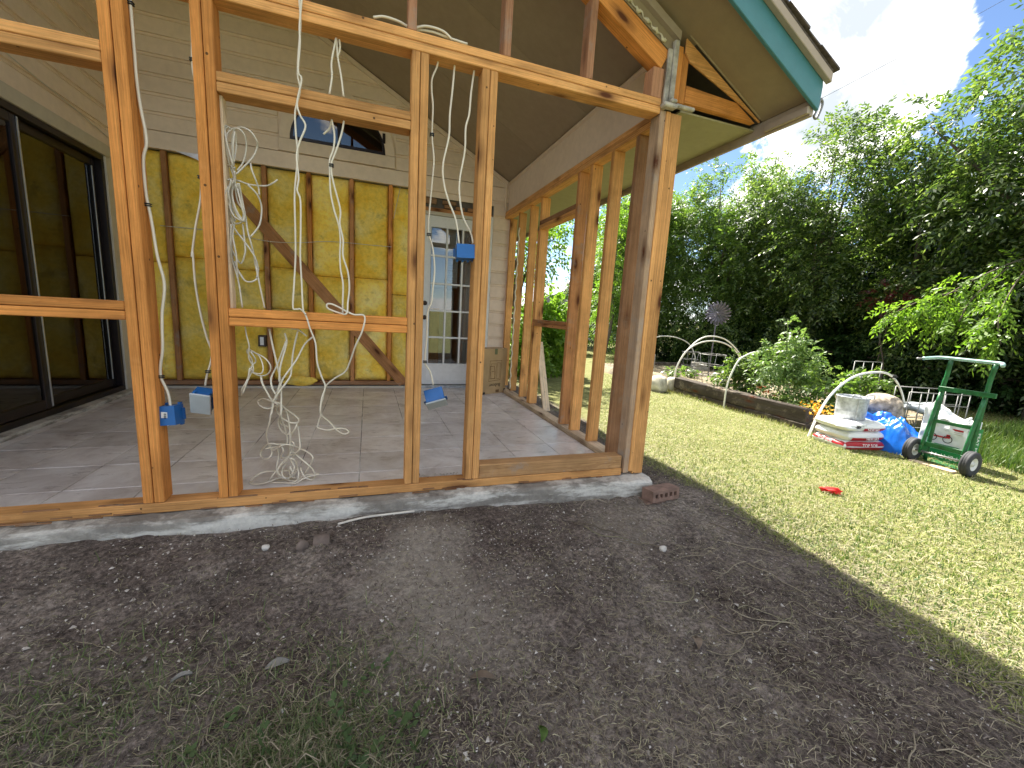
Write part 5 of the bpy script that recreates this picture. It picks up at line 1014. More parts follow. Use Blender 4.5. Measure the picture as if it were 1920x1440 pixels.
# galvanized tub
tb = thing('galvanized_tub', 'round galvanized steel tub standing on the topsoil bags', 'tub', (3.635, 1.03, 0.0)); tz = zb + 0.262
lathe('tub_wall', [(0.0, 0.004), (0.136, 0.004), (0.141, 0.0), (0.144, 0.02), (0.1455, 0.09), (0.148, 0.095), (0.1465, 0.10), (0.150, 0.235), (0.157, 0.248), (0.157, 0.256), (0.149, 0.258), (0.143, 0.245), (0.137, 0.03), (0.0, 0.012)], (3.60, 1.0, tz), MS['galv'], tb, 40)
for s_ in (-1, 1):
    hb = Vector((3.60, 1.0, tz + 0.245)) + AX * (0.095 * s_) - AY * 0.12
    tubes('handle', [[hb - AX * 0.05, hb - AX * 0.045 + Vector((0, 0, 0.045)), hb + AX * 0.045 + Vector((0, 0, 0.045)), hb + AX * 0.05]], 0.006, MS['galv'], tb, 6, 4)
boxes('tub_seam', [((3.50, 0.868, tz + 0.01), (3.506, 0.880, tz + 0.235))], MS['galv'], tb, 0.001)
# blue tarp heap
n = 84; u, v = np.meshgrid(np.linspace(0, 1, n), np.linspace(0, 1, n)); X = 3.80 + 0.76 * u - 0.10 * v; Y = 0.46 + 0.92 * v + 0.12 * u
rim_ = np.clip(np.minimum(np.minimum(u, 1 - u), np.minimum(v, 1 - v)) / 0.30, 0, 1) ** 0.55
p_ = np.stack([X.ravel(), Y.ravel(), np.zeros(X.size)], 1); cr = (np.abs(fnoise(p_, 9, 41)) + 0.6 * np.abs(fnoise(p_, 21, 42)) + 0.25 * np.abs(fnoise(p_, 60, 43))).reshape(X.shape)
Z = -0.315 + rim_ * (0.52 - 0.20 * u) - 0.13 * cr * (0.35 + 0.65 * rim_)
ix = np.arange(n * n).reshape(n, n); F = np.stack([ix[:-1, :-1], ix[:-1, 1:], ix[1:, 1:], ix[1:, :-1]], -1).reshape(-1, 4)
d_ = 0.02 * fnoise(p_, 14, 44).reshape(X.shape)
o = from_np('blue_tarp', np.stack([(X + d_).ravel(), (Y - d_).ravel(), Z.ravel()], 1), F, MS['tarp']); props(o, 'crumpled bright blue tarp heaped beside the topsoil bags', 'tarp')
# peat bale
BX, BY0, BY1, BD = 4.04, 0.165, 0.565, 0.24
pb = thing('peat_bale', 'white plastic wrapped peat bale torn open behind the hand truck', 'bale', (BX + BD / 2, (BY0 + BY1) / 2, -0.3))
bm = bmesh.new(); bmesh.ops.create_cube(bm, size=1.0); bmesh.ops.subdivide_edges(bm, edges=bm.edges[:], cuts=26, use_grid_fill=True)
vv = np.array([x.co[:] for x in bm.verts]); lv = vv * 2
k = 1 - 0.05 * (np.abs(lv[:, 0]) ** 4 * np.abs(lv[:, 1]) ** 4); v2 = vv * np.array([BD, BY1 - BY0, 0.44]) * k[:, None]
n1 = fnoise(v2, 14, 51); n2_ = fnoise(v2, 40, 52); n3_ = fnoise(v2, 75, 53); up_ = np.clip((lv[:, 2] + 0.2) / 1.2, 0, 1)
v2[:, 0] += (0.006 * n1 + 0.004 * n2_ + 0.003 * n3_) * (1 + 2.5 * up_); v2[:, 1] += (0.006 * n1 + 0.003 * n3_) * (1 + 2.5 * up_)
v2[:, 2] += np.where(lv[:, 2] > 0.9, 0.05 * np.abs(n1) + 0.03 * n2_ + 0.11 * np.clip(lv[:, 1], 0, 1), 0.10 * np.clip(lv[:, 1], 0, 1) * up_ * up_)
for x, p in zip(bm.verts, v2): x.co = p
bm_to('bale_wrap', bm, MS['bag'], pb, Matrix.Translation((BX + BD / 2, (BY0 + BY1) / 2, -0.085)), True)
bm = bmesh.new(); bmesh.ops.create_cone(bm, segments=16, radius1=0.075, radius2=0.010, depth=0.17, cap_ends=True); bmesh.ops.subdivide_edges(bm, edges=bm.edges[:], cuts=4, use_grid_fill=True)
for x in bm.verts: x.co.x *= 0.5; d = 0.012 * math.sin(x.co.z * 60 + x.co.y * 50); x.co.y += d; x.co.x += d * .7
bm_to('torn_corner', bm, MS['bag'], pb, Matrix.Translation((BX + 0.08, 0.50, 0.26)), True)
bm = bmesh.new(); bmesh.ops.create_cone(bm, segments=10, radius1=0.045, radius2=0.008, depth=0.10, cap_ends=True); bm_to('torn_corner', bm, MS['bag'], pb, Matrix.Translation((BX + 0.06, 0.22, 0.165)) @ Matrix.Rotation(0.5, 4, 'X'), True)
FX = BX - 0.010
fb = lambda y, z: basis((FX - 0.006, y, z), (0, -1, 0), (0, 0, 1))
def bflat(name, y0, y1, z0, z1, m): return box(name, (FX - 0.005, y0, z0), (FX - 0.002, y1, z1), MS[m], pb, 0)
bflat('green_band', 0.172, 0.545, -0.292, -0.175, 'greenprint'); bflat('green_bar', 0.20, 0.40, -0.160, -0.115, 'greenprint'); bflat('red_line', 0.20, 0.34, 0.052, 0.070, 'red'); bflat('grey_line', 0.20, 0.31, 0.014, 0.021, 'cabledull'); bflat('grey_line', 0.20, 0.34, 0.032, 0.039, 'cabledull')
text('lettering', 'PEAT MOSS', 0.066, fb(0.36, -0.232) @ Matrix.Rotation(R(180), 4, 'Z'), MS['label'], pb, 0.001)
for yy in (0.305, 0.43):
    V = []; F = []
    for i in range(20):
        a_ = 2 * math.pi * i / 20
        for rr in (0.040, 0.033): V.append((FX - 0.0065, yy + rr * math.cos(a_), -0.052 + rr * math.sin(a_)))
    for i in range(20): j = (i + 1) % 20; F.append((i * 2, i * 2 + 1, j * 2 + 1, j * 2))
    from_py('wheel_print', V, F, MS['ink'], pb)
bflat('red_print', 0.315, 0.42, -0.045, -0.030, 'red'); bflat('red_print', 0.29, 0.32, -0.04, -0.002, 'red')
box('green_side', (BX + 0.012, BY0 - 0.011, -0.292), (BX + BD - 0.02, BY0 - 0.008, 0.09), MS['greenprint'], pb, 0)
text('lettering', 'PEAT MOSS', 0.060, basis((BX + 0.165, BY0 - 0.0125, -0.10), (0, 0, -1), (1, 0, 0)), MS['label'], pb, 0.001)
# hand truck
ht = thing('hand_truck', 'green two wheeled hand truck standing upright in front of the white bale', 'hand truck', (3.8, 0.2, -0.3))
XA, XR = 3.75, 3.86
for y, lab in ((0.375, 1), (0.055, -1)):
    yt = y - 0.028
    tubes('rail', [[(XR + 0.01, y, -0.285), (XR, y - 0.006, -0.05), (XR - 0.01, y - 0.016, 0.30), (XR - 0.02, y - 0.022, 0.52), (XR - 0.02, yt - 0.004 * lab, 0.62), (XR - 0.03, yt - 0.012, 0.775)]], 0.019, MS['green'], ht, 8, 3)
    tubes('brace', [[(XA, y, -0.17), (XA + 0.045, y - 0.01, 0.16), (XR - 0.028, y - 0.020, 0.44)]], 0.016, MS['green'], ht, 8, 3)
    box('axle_bracket', (XA - 0.012, y - 0.012, -0.20), (XR + 0.015, y + 0.012, -0.12), MS['green'], ht, 0.004)
tubes('handle_bar', [[(XR - 0.10, 0.53, 0.765), (XR - 0.06, 0.47, 0.780), (XR - 0.035, 0.40, 0.790), (XR - 0.03, 0.2, 0.788), (XR - 0.03, 0.0, 0.785), (XR - 0.05, -0.035, 0.78), (XR - 0.10, -0.055, 0.765)]], 0.017, MS['greygreen'], ht, 8, 4)
tubes('handle_grip', [[(XR - 0.16, 0.545, 0.762), (XR - 0.10, 0.53, 0.766)]], 0.010, MS['wire'], ht, 6, 1)
def bar(name, y0, y1, z, h, x): return box(name, (x - 0.012, y0, z - h / 2), (x + 0.012, y1, z + h / 2), MS['green'], ht, 0.003)
bar('crossbar', -0.045, 0.372, 0.482, 0.045, XR - 0.045); bar('crossbar', 0.045, 0.345, 0.150, 0.035, XA + 0.055); bar('crossbar', 0.07, 0.365, -0.10, 0.045, XA + 0.032)
tubes('axle', [[(XA, -0.03, -0.18), (XA, 0.46, -0.18)]], 0.011, MS['wire'], ht, 8, 1)
box('toe_plate', (XR + 0.005, 0.05, -0.297), (XR + 0.26, 0.38, -0.289), MS['green'], ht, 0.002)
for y in (-0.012, 0.437):
    mw = Matrix.Translation((XA, y, -0.182)) @ Matrix.Rotation(R(90), 4, 'X')
    wh = lathe('wheel', [(0.062, -0.028), (0.085, -0.036), (0.108, -0.036), (0.120, -0.028), (0.1235, -0.014), (0.120, -0.011), (0.124, -0.004), (0.124, 0.004), (0.120, 0.011), (0.1235, 0.014), (0.120, 0.028), (0.108, 0.036), (0.085, 0.036), (0.062, 0.028)], None, MS['tyre'], ht, 32, mw)
    lathe('rim', [(0.0, 0.024), (0.020, 0.026), (0.022, 0.012), (0.045, 0.010), (0.056, 0.028), (0.064, 0.028), (0.064, -0.028), (0.056, -0.028), (0.045, -0.010), (0.022, -0.012), (0.0, -0.024)], None, MS['rim'], wh, 28, mw)
o = box('loose_board', (3.64, 0.05, -0.305), (3.72, 0.40, -0.278), MW['pale'], None, 0.003); props(o, 'short reddish board on the ground beneath the hand truck axle', 'board')
# ================================================================ BEYOND THE YARD
fh = thing('far_house', 'pale grey neighbouring house glimpsed between the side studs', 'house', (9.5, 20, -0.3))
box('wall', (7.0, 20.0, -0.3), (14, 26, 1.5), MS['farhouse'], fh, 0); prism('roof', [(6.6, 1.45), (14.4, 1.45), (10.5, 3.2)], 1, 19.6, 26.4, MS['farroof'], fh); box('window', (9.0, 19.97, 0.4), (10.0, 19.998, 1.3), MS['ink'], fh, 0)
cf = thing('chain_link_fence', 'chain link fence with white top rail crossing the back of the yard', 'fence', (4, 12, -0.3))
for k in range(9): x = -2 + 2.0 * k; tubes('post', [[(x, 12.0, -0.35), (x, 12.0, 0.82)]], 0.025, MS['alu'], cf, 8, 1)
tubes('top_rail', [[(-2, 12.0, 0.80), (14, 12.0, 0.80)]], 0.018, MS['alu'], cf, 8, 1)
P_ = []
for k in range(-10, 140): x = -2 + k * 0.115; P_.append([(x, 12.0, -0.32), (x + 1.1, 12.0, 0.79)]); P_.append([(x + 1.1, 12.0, -0.32), (x, 12.0, 0.79)])
o = tubes('mesh_wire', P_, 0.0035, MS['wire'], cf, 3, 1, kind='stuff')
for a_, b_, lab in (((9.0, 12.5, 6.3), (34.0, 11.6, 21.5), 'upper thin power line crossing the cloud'), ((14.0, 12.2, 6.6), (34.0, 11.8, 15.9), 'lower thin power line crossing the sky above the trees')):
    o = tubes('power_line', [[a_, tuple((p + q_) / 2 - (0.15 if i == 2 else 0) for i, (p, q_) in enumerate(zip(a_, b_))), b_]], 0.009, MS['pole'], None, 5, 6); props(o, lab, 'power line', 'power lines across the sky')
# ================================================================ VEGETATION
rng = np.random.default_rng(77)
def unit(v): return v / (np.linalg.norm(v, axis=-1, keepdims=True) + 1e-9)
def sprays(base, dirs, L, K, ll, lw, droop=0.5, rnd=None):
    """compound leaves: base (N,3), dirs (N,3); K leaflets each; returns verts, faces"""
    r = rnd or rng; N = len(base); t = np.linspace(0.25, 1.0, K)[None, :, None]
    Lr = (L * r.uniform(0.7, 1.25, N))[:, None, None]
    ax = dirs[:, None, :] * t * Lr; ax = ax + np.array([0, 0, -1.0]) * (t ** 2) * Lr * droop * 0.5
    pos = base[:, None, :] + ax
    tan = unit(dirs[:, None, :] + np.array([0, 0, -1.0]) * t * droop + 0 * pos)
    upv = unit(np.array([0, 0.25, 1.0]) + 0.40 * r.normal(size=(N, 1, 3))); side = unit(np.cross(tan, upv))
    sgn = np.where(np.arange(K) % 2 == 0, 1.0, -1.0)[None, :, None]; sgn = np.repeat(sgn, N, 0); sgn[:, -1] *= 0.05
    ld = unit(side * sgn * 0.9 + tan * 0.75 + 0.18 * r.normal(size=(N, K, 3)) + np.array([0, 0, -0.25 * droop]))
    nn = unit(np.cross(ld, np.cross(np.cross(side, tan) + 0.35 * r.normal(size=(N, K, 3)), ld)))
    wv = np.cross(ld, nn); s = r.uniform(0.7, 1.2, (N, K, 1)); l = ll * s; w_ = lw * s
    v0 = pos; v1 = pos + ld * l * 0.45 + wv * w_ * 0.5 - nn * w_ * 0.12; v2 = pos + ld * l - nn * l * 0.10; v3 = pos + ld * l * 0.45 - wv * w_ * 0.5 - nn * w_ * 0.12
    V = np.stack([v0, v1, v2, v3], 2).reshape(-1, 3); F = np.arange(len(V)).reshape(-1, 4); return V, F
def crown(name, blobs, n, L, K, ll, lw, mat, parent, droop=0.5, surf=0.55, gap=0.0, seed=0, flat=0.0):
    r = np.random.default_rng(seed); wts = np.array([b[1][0] * b[1][1] * b[1][2] for b in blobs]) ** 0.7; wts /= wts.sum()
    k = r.choice(len(blobs), n, p=wts); d = unit(r.normal(size=(n, 3))); rad = surf + (1 - surf) * r.random(n) ** 0.7
    C_ = np.array([b[0] for b in blobs])[k]; Rr = np.array([b[1] for b in blobs])[k]
    lump = 1 + 0.22 * fnoise(d * 2.0 + k[:, None] * 3.3, 2.2, seed + 5)
    p = C_ + d * Rr * (rad * lump)[:, None]
    if gap:
        keep = fnoise(p, 2.6, seed + 8, 3) + 0.5 * fnoise(p, 6.0, seed + 9, 2) > gap - 0.45; p, d = p[keep], d[keep]
    keep = p[:, 2] > -0.25; p, d = p[keep], d[keep]
    dd = unit(d * 0.8 + 0.75 * r.normal(size=d.shape) + np.array([0, 0, 0.12])); V, F = sprays(p, dd, L, K, ll, lw, droop, r)
    return from_np(name, V, F, mat, parent)
def limb_tree(name, label, base, h, r0_, blobs, parent_cat='tree', n=3000, L=0.45, K=9, ll=0.10, lw=0.038, mat=None, droop=0.6, surf=0.45, gap=0.0, seed=1, group=None, limbs=6):
    t = thing(name, label, parent_cat, base, group); r = random.Random(seed); b = Vector(base); tip = b + Vector((r.uniform(-.3, .3), r.uniform(-.3, .3), h))
    paths = [[tuple(b), tuple(b.lerp(tip, .35) + Vector((r.uniform(-.12, .12), r.uniform(-.12, .12), 0))), tuple(b.lerp(tip, .7)), tuple(tip)]]; rad = [[r0_, r0_ * .75, r0_ * .5, r0_ * .15]]
    for k in range(limbs):
        bl = blobs[k % len(blobs)]; s = b.lerp(tip, r.uniform(.25, .7)); e = Vector(bl[0]) + Vector((r.uniform(-.5, .5) * bl[1][0], r.uniform(-.5, .5) * bl[1][1], r.uniform(0, .5) * bl[1][2]))
        m_ = s.lerp(e, .5) + Vector((0, 0, r.uniform(0, .25))); paths.append([tuple(s), tuple(m_), tuple(e)]); rad.append([r0_ * .45, r0_ * .28, r0_ * .08])
    V = []; F = []
    for p, rr in zip(paths, rad):
        q = smooth_path(p, 4); rq = np.interp(np.linspace(0, 1, len(q)), np.linspace(0, 1, len(rr)), rr); v, f = tube_geo(q, rq, 7, len(V)); V += v; F += f
    from_py('trunk', V, F, MS['bark'], t, smooth=True); crown('crown', blobs, n, L, K, ll, lw, mat or LEAF, t, droop, surf, gap, seed); return t
GT = 'trees along the right side of the yard'
# right hand row, near to far
KW = dict(L=0.42, ll=0.098, lw=0.040, surf=0.25)
limb_tree('shade_tree', 'tallest tree at the right edge with long drooping leaf sprays', (8.9, 1.4, -0.3), 6.0, 0.14, [((8.5, 1.7, 4.9), (1.3, 1.1, 1.3)), ((8.4, 2.3, 3.5), (1.1, 1.0, 1.0)), ((8.6, 0.5, 5.6), (1.5, 1.4, 1.3)), ((8.6, 0.9, 3.4), (1.3, 1.4, 1.4)), ((8.3, 2.9, 4.6), (0.9, 0.8, 0.6)), ((8.8, 1.2, 1.7), (1.0, 1.7, 1.5)), ((8.7, -0.8, 3.2), (1.4, 1.3, 2.2))], n=7600, L=0.5, K=9, ll=0.118, lw=0.042, gap=0.14, seed=3, group=GT, surf=0.3)
limb_tree('shade_tree', 'dense dark tree directly behind the green hand truck', (9.3, 3.6, -0.3), 3.4, 0.12, [((9.0, 3.5, 2.9), (1.2, 1.2, 1.5)), ((9.1, 4.0, 4.2), (1.1, 0.9, 0.8)), ((9.3, 3.0, 1.3), (1.1, 1.4, 1.4))], n=4400, gap=0.05, seed=5, group=GT, **KW)
limb_tree('shade_tree', 'broad tree behind the tomato plant with a sunlit top', (9.0, 5.6, -0.3), 4.2, 0.13, [((8.7, 5.3, 4.6), (1.2, 1.1, 1.3)), ((8.6, 6.4, 3.7), (1.2, 1.2, 1.2)), ((8.5, 5.0, 2.6), (1.1, 1.3, 1.2)), ((8.7, 6.2, 1.5), (1.1, 1.5, 1.5))], n=7000, gap=0.05, seed=7, group=GT, L=0.42, ll=0.098, lw=0.040, surf=0.4)
limb_tree('shade_tree', 'tree behind the wind spinner reaching up to the porch eave', (8.5, 8.2, -0.3), 4.2, 0.13, [((8.4, 8.0, 4.5), (1.3, 1.4, 1.3)), ((8.3, 7.6, 2.8), (1.2, 1.4, 1.3)), ((8.2, 9.0, 3.4), (1.2, 1.3, 1.5)), ((8.1, 8.0, 1.3), (1.1, 1.5, 1.5))], n=6200, gap=0.02, seed=9, group=GT, L=0.42, ll=0.10, lw=0.042, surf=0.4, mat=LEAFB)
limb_tree('shade_tree', 'leafy bright tree beside the porch corner post, farthest of the row', (7.2, 10.4, -0.3), 3.8, 0.12, [((7.0, 10.2, 3.2), (1.3, 1.4, 1.6)), ((7.3, 10.8, 4.4), (1.3, 1.4, 1.1)), ((6.7, 9.9, 1.4), (1.1, 1.3, 1.5))], n=4600, L=0.42, ll=0.105, lw=0.042, mat=LEAFB, gap=0.0, seed=11, group=GT, surf=0.35)
for k_, (cy_, lab_) in enumerate(((0.6, 'dark backing tree, shade in its leaf colour, behind the row by the right edge'), (4.2, 'dark backing tree, shade in its leaf colour, behind the row, middle one'), (8.0, 'dark backing tree, shade in its leaf colour, behind the row, far one'))):
    limb_tree('shade_tree', lab_, (11.0, cy_, -0.3), 4.6, 0.14, [((10.9, cy_, 1.3), (1.1, 2.4, 1.7)), ((11.0, cy_ + 0.3, 3.2), (1.1, 2.3, 1.5)), ((10.2, cy_ - 0.3, 0.6), (0.7, 2.2, 1.0))], n=5200, L=0.45, ll=0.15, lw=0.075, mat=LEAFD, gap=-0.4, seed=13 + 40 * k_, surf=0.2, group=GT)  # backing trees, their shade put into the leaf colour
limb_tree('understory_shrub', 'understory brush with shade dark leaves, added as backing beneath the right trees', (9.4, 1.5, -0.3), 1.3, 0.05, [((9.6, 0.2, 0.5), (0.8, 1.6, 1.0)), ((9.4, 2.8, 0.5), (0.8, 1.6, 1.0)), ((9.2, 5.2, 0.5), (0.8, 1.6, 1.0)), ((8.7, 7.6, 0.5), (0.8, 1.6, 1.0)), ((8.2, 9.6, 0.4), (0.8, 1.4, 0.9))], 'shrub', n=5200, L=0.35, ll=0.10, lw=0.05, mat=LEAFD, seed=15, surf=0.2)  # brush added as dark backing, shade put into its leaf colour
limb_tree('red_leaf_shrub', 'dark red leaved sprig among the shaded trees', (8.1, 3.3, -0.3), 1.8, 0.02, [((8.05, 3.35, 1.75), (0.22, 0.28, 0.2))], 'shrub', n=60, L=0.25, ll=0.07, lw=0.03, mat=LEAFR, seed=17, limbs=2)
# overhanging branch at the right, sun on it put into the lime leaf colour
ob = thing('overhanging_branch', 'bright green branch drooping into the shade from the right edge', 'branch', (8.2, 1.2, 2.4))
P_ = [[(8.4, 1.3, 2.5), (7.4, 1.55, 2.15), (6.7, 1.85, 1.65), (6.5, 2.10, 1.18)], [(7.4, 1.55, 2.1), (6.8, 1.6, 1.6), (6.5, 1.55, 1.25)], [(7.6, 1.4, 2.2), (6.9, 1.25, 1.75), (6.5, 1.15, 1.3), (6.45, 1.05, 0.95)], [(6.9, 1.75, 1.75), (6.5, 2.05, 1.55), (6.3, 2.25, 1.35)]]
tubes('twig', P_, 0.010, MS['bark'], ob, 5, 4)
bp = np.vstack([smooth_path(p, 8)[5:] for p in P_]); bp = np.repeat(bp, 4, 0) + rng.normal(size=(len(bp) * 4, 3)) * 0.05; dd = unit(np.tile([-0.5, 0.35, -0.7], (len(bp), 1)) + 0.6 * rng.normal(size=bp.shape))
V, F = sprays(bp, dd, 0.34, 10, 0.088, 0.032, 0.7); from_np('leaves', V, F, LEAFG, ob)
# seen between the side studs
GS = 'trees and shrubs beyond the side studs'
limb_tree('young_tree', 'bright airy tree seen through the side window opening', (1.1, 5.7, -0.3), 3.4, 0.05, [((1.35, 5.6, 2.25), (0.5, 0.5, 0.55)), ((1.85, 5.9, 2.95), (0.55, 0.5, 0.4)), ((1.15, 5.4, 1.5), (0.35, 0.35, 0.4)), ((0.9, 5.2, 2.6), (0.5, 0.5, 0.6))], n=420, L=0.34, ll=0.095, lw=0.042, mat=LEAFG, gap=0.1, seed=21, group=GS, surf=0.2)
limb_tree('young_tree', 'thin leafed tree between the last two side studs', (5.3, 9.2, -0.3), 3.8, 0.06, [((5.2, 9.0, 3.1), (0.55, 0.7, 1.0)), ((5.3, 9.4, 1.6), (0.5, 0.6, 0.8)), ((5.3, 9.2, 4.2), (0.7, 0.8, 0.8))], n=620, L=0.36, ll=0.10, lw=0.04, mat=LEAFG, gap=0.1, seed=23, group=GS, surf=0.2)
limb_tree('garden_shrub', 'leafy green shrub low behind the leaning plank', (1.5, 5.4, -0.3), 1.2, 0.03, [((1.55, 5.5, 0.55), (0.5, 0.5, 0.62)), ((1.95, 5.9, 0.85), (0.4, 0.5, 0.45)), ((1.0, 4.9, 0.15), (0.35, 0.4, 0.45)), ((2.0, 5.6, 0.2), (0.3, 0.4, 0.45))], 'shrub', n=1200, L=0.25, ll=0.09, lw=0.055, mat=LEAFG, seed=25, group=GS, surf=0.3)
limb_tree('garden_shrub', 'pale green hedge bush along the chain link fence', (3.6, 11.2, -0.3), 1.0, 0.04, [((2.4, 11.3, 0.4), (0.9, 0.5, 0.8)), ((3.9, 11.4, 0.3), (0.9, 0.5, 0.7)), ((5.2, 11.3, 0.5), (0.7, 0.5, 0.9))], 'shrub', n=1600, L=0.28, ll=0.10, lw=0.05, mat=LEAFB, seed=27, group=GS, surf=0.3)
limb_tree('background_tree', 'round tree beyond the chain link fence', (3.4, 17.0, -0.3), 3.0, 0.10, [((3.0, 17, 1.4), (1.9, 1.2, 1.1))], n=1200, L=0.5, ll=0.18, lw=0.09, mat=LEAFB, seed=29, surf=0.3)
limb_tree('background_tree', 'dense background tree filling behind the porch corner', (9.5, 14.0, -0.3), 4.0, 0.12, [((9.2, 13.5, 3.0), (2.2, 1.8, 2.8)), ((7.6, 14.4, 1.6), (1.2, 1.2, 1.6))], n=4200, L=0.5, ll=0.14, lw=0.06, mat=LEAF, seed=31, surf=0.3)
# bed plants
def stems(base, tops, r, parent): tubes('stem', [[base, tuple((np.array(base) + np.array(tp)) / 2 + np.array([.03, .02, .05])), tp] for tp in tops], r, MS['stem'], parent, 5, 4)
def plant(name, label, cat, base, blobs, n, L, K, ll, lw, mat, tops, seed, droop=0.7, surf=0.3, gap=0.1):
    t = thing(name, label, cat, base); stems(base, tops, 0.008, t); crown('leaves', blobs, n, L, K, ll, lw, mat, t, droop, surf, gap, seed)
    if tops:
        r = np.random.default_rng(seed + 1); bp = np.vstack([np.array(base) + (np.array(tp) - np.array(base)) * np.linspace(.45, 1, 9)[:, None] for tp in tops]); bp = np.repeat(bp, 3, 0)
        V, F = sprays(bp, unit(r.normal(size=bp.shape) + np.array([0, 0, .2])), L * .8, K, ll * .9, lw * .9, droop, r); from_np('top_leaves', V, F, mat, t)
    return t
plant('tomato_plant', 'tall bushy tomato plant behind the middle hoop', 'tomato plant', (4.35, 2.4, -0.16), [((4.35, 2.4, 0.18), (0.42, 0.36, 0.34)), ((4.05, 2.5, 0.42), (0.26, 0.26, 0.20)), ((4.55, 2.35, 0.50), (0.30, 0.26, 0.26)), ((4.35, 2.4, 0.72), (0.16, 0.16, 0.18))], 600, 0.17, 7, 0.060, 0.030, LEAFT, [(4.18, 2.4, 1.12), (4.48, 2.35, 0.92), (3.86, 2.45, 0.82), (4.98, 2.2, 0.45), (4.86, 2.3, 0.62), (4.30, 2.3, 0.95)], 41)
plant('pepper_plant', 'smaller dark green plant left of the tomato plant', 'garden plant', (4.12, 3.1, -0.16), [((4.12, 3.1, 0.12), (0.34, 0.3, 0.28)), ((4.25, 3.0, 0.33), (0.2, 0.2, 0.16))], 420, 0.14, 5, 0.07, 0.042, LEAF, [(4.0, 3.1, 0.52), (4.3, 3.1, 0.50)], 43)
plant('seedling_row', 'low green seedlings under the crossing hoops', 'garden plant', (4.6, 4.9, -0.16), [((4.6, 4.9, -0.06), (0.35, 0.25, 0.12))], 90, 0.12, 5, 0.06, 0.04, LEAFB, [], 45, gap=0)
plant('bed_plant', 'bright leafy plant just behind the galvanized tub', 'garden plant', (4.55, 1.75, -0.2), [((4.35, 1.75, 0.12), (0.25, 0.25, 0.2)), ((4.75, 1.70, 0.20), (0.22, 0.22, 0.2)), ((5.05, 1.7, 0.28), (0.2, 0.2, 0.16))], 360, 0.15, 5, 0.075, 0.04, LEAFB, [(4.7, 1.7, 0.45), (5.1, 1.7, 0.46)], 47)
plant('bed_plant', 'low weedy plant at the near end of the timber', 'garden plant', (3.95, 1.75, -0.2), [((4.1, 1.9, -0.08), (0.3, 0.3, 0.14))], 150, 0.12, 5, 0.06, 0.035, LEAFT, [], 49, gap=0)
fl = thing('yellow_flowers', 'clump of yellow flowers at the near end of the timber', 'flowers', (3.86, 1.55, -0.2))
r_ = np.random.default_rng(51); c_ = np.array([3.87, 1.56, -0.06]) + r_.normal(size=(150, 3)) * np.array([0.08, 0.07, 0.055]); V, F = sprays(c_, unit(r_.normal(size=c_.shape) + [0, 0, .6]), 0.03, 4, 0.028, 0.022, 0.2, r_); from_np('blossoms', V, F, MS['flower'], fl)
fo = thing('orange_flowers', 'few orange blossoms in front of the tomato plant', 'flowers', (3.98, 2.45, 0.0)); c_ = np.array([3.98, 2.45, 0.06]) + r_.normal(size=(14, 3)) * np.array([0.06, 0.05, 0.03]); V, F = sprays(c_, unit(r_.normal(size=c_.shape)), 0.03, 4, 0.035, 0.03, 0.2, r_); from_np('blossoms', V, F, MS['orange'], fo)
# ================================================================ LAWN, STRAW, WEEDS, CHIPS
CX, CY = CAM[0], CAM[1]
def fan(n, a0, a1, r0_, r1_, r, pw=0.0):
    a = r.uniform(a0, a1, n); u = r.random(n)
    rad = r0_ * (r1_ / r0_) ** u if pw == 0 else (r0_ ** pw + u * (r1_ ** pw - r0_ ** pw)) ** (1 / pw)
    return CX + rad * np.sin(a), CY + rad * np.cos(a), rad
def inside(x, y):                                   # on the slab / house / bed
    return ((x < 0.06) & (y > -0.10)) | ((x > 3.62) & (x < 6.6) & (y > 1.45) & (y < 7.2))
def blades(name, x, y, ln, wd, lean, mat, r, zoff=0.0, curl=0.35):
    n = len(x); z = gz(x, y) + zoff; a = r.uniform(0, 2 * np.pi, n); L_ = ln * r.uniform(0.5, 1.4, n); le = np.clip(lean + 0.35 * r.normal(size=n), 0.0, 1.5)
    d = np.stack([np.cos(a) * np.sin(le), np.sin(a) * np.sin(le), np.cos(le)], 1); s = np.stack([-np.sin(a), np.cos(a), 0 * a], 1); b = np.stack([x, y, z], 1)
    m = b + d * (L_ * 0.55)[:, None]; d2 = d.copy(); d2[:, 2] -= curl; d2 = unit(d2); tip = m + d2 * (L_ * 0.5)[:, None]; tip[:, 2] = np.maximum(tip[:, 2], z + 0.003)
    w_ = (wd * r.uniform(0.6, 1.3, n))[:, None] * 0.5
    V = np.stack([b - s * w_, b + s * w_, m + s * w_ * 0.8, m - s * w_ * 0.8, tip], 1).reshape(-1, 3); k = np.arange(n)[:, None] * 5
    F = np.concatenate([np.concatenate([k, k + 1, k + 2], 1), np.concatenate([k, k + 2, k + 3], 1), np.concatenate([k + 3, k + 2, k + 4], 1)], 0)
    return from_np(name, V, F, mat, kind='stuff')
r = np.random.default_rng(101)
def nz_(x, y, s, sd): return fnoise(np.stack([x, y, 0 * x], 1), s, sd, 3)
x, y, rad = fan(330000, R(32), R(84), 1.5, 16.0, r); k = (x > 0.40 + 0.16 * nz_(x, y, 2.5, 3) + 0.06 * r.normal(size=len(x))) & ~inside(x, y) & (y < 12)
x, y, rad = x[k], y[k], rad[k]; k = nz_(x, y, 1.6, 7) + 0.5 * r.normal(size=len(x)) < 1.15; lawn_x, lawn_y, lrad = x[k], y[k], rad[k]
S_ = 1 + 0.10 * lrad
blades('lawn_grass', lawn_x, lawn_y, 0.026 * S_ ** 0.7, 0.0030 * S_, 1.2, GRASS, r)
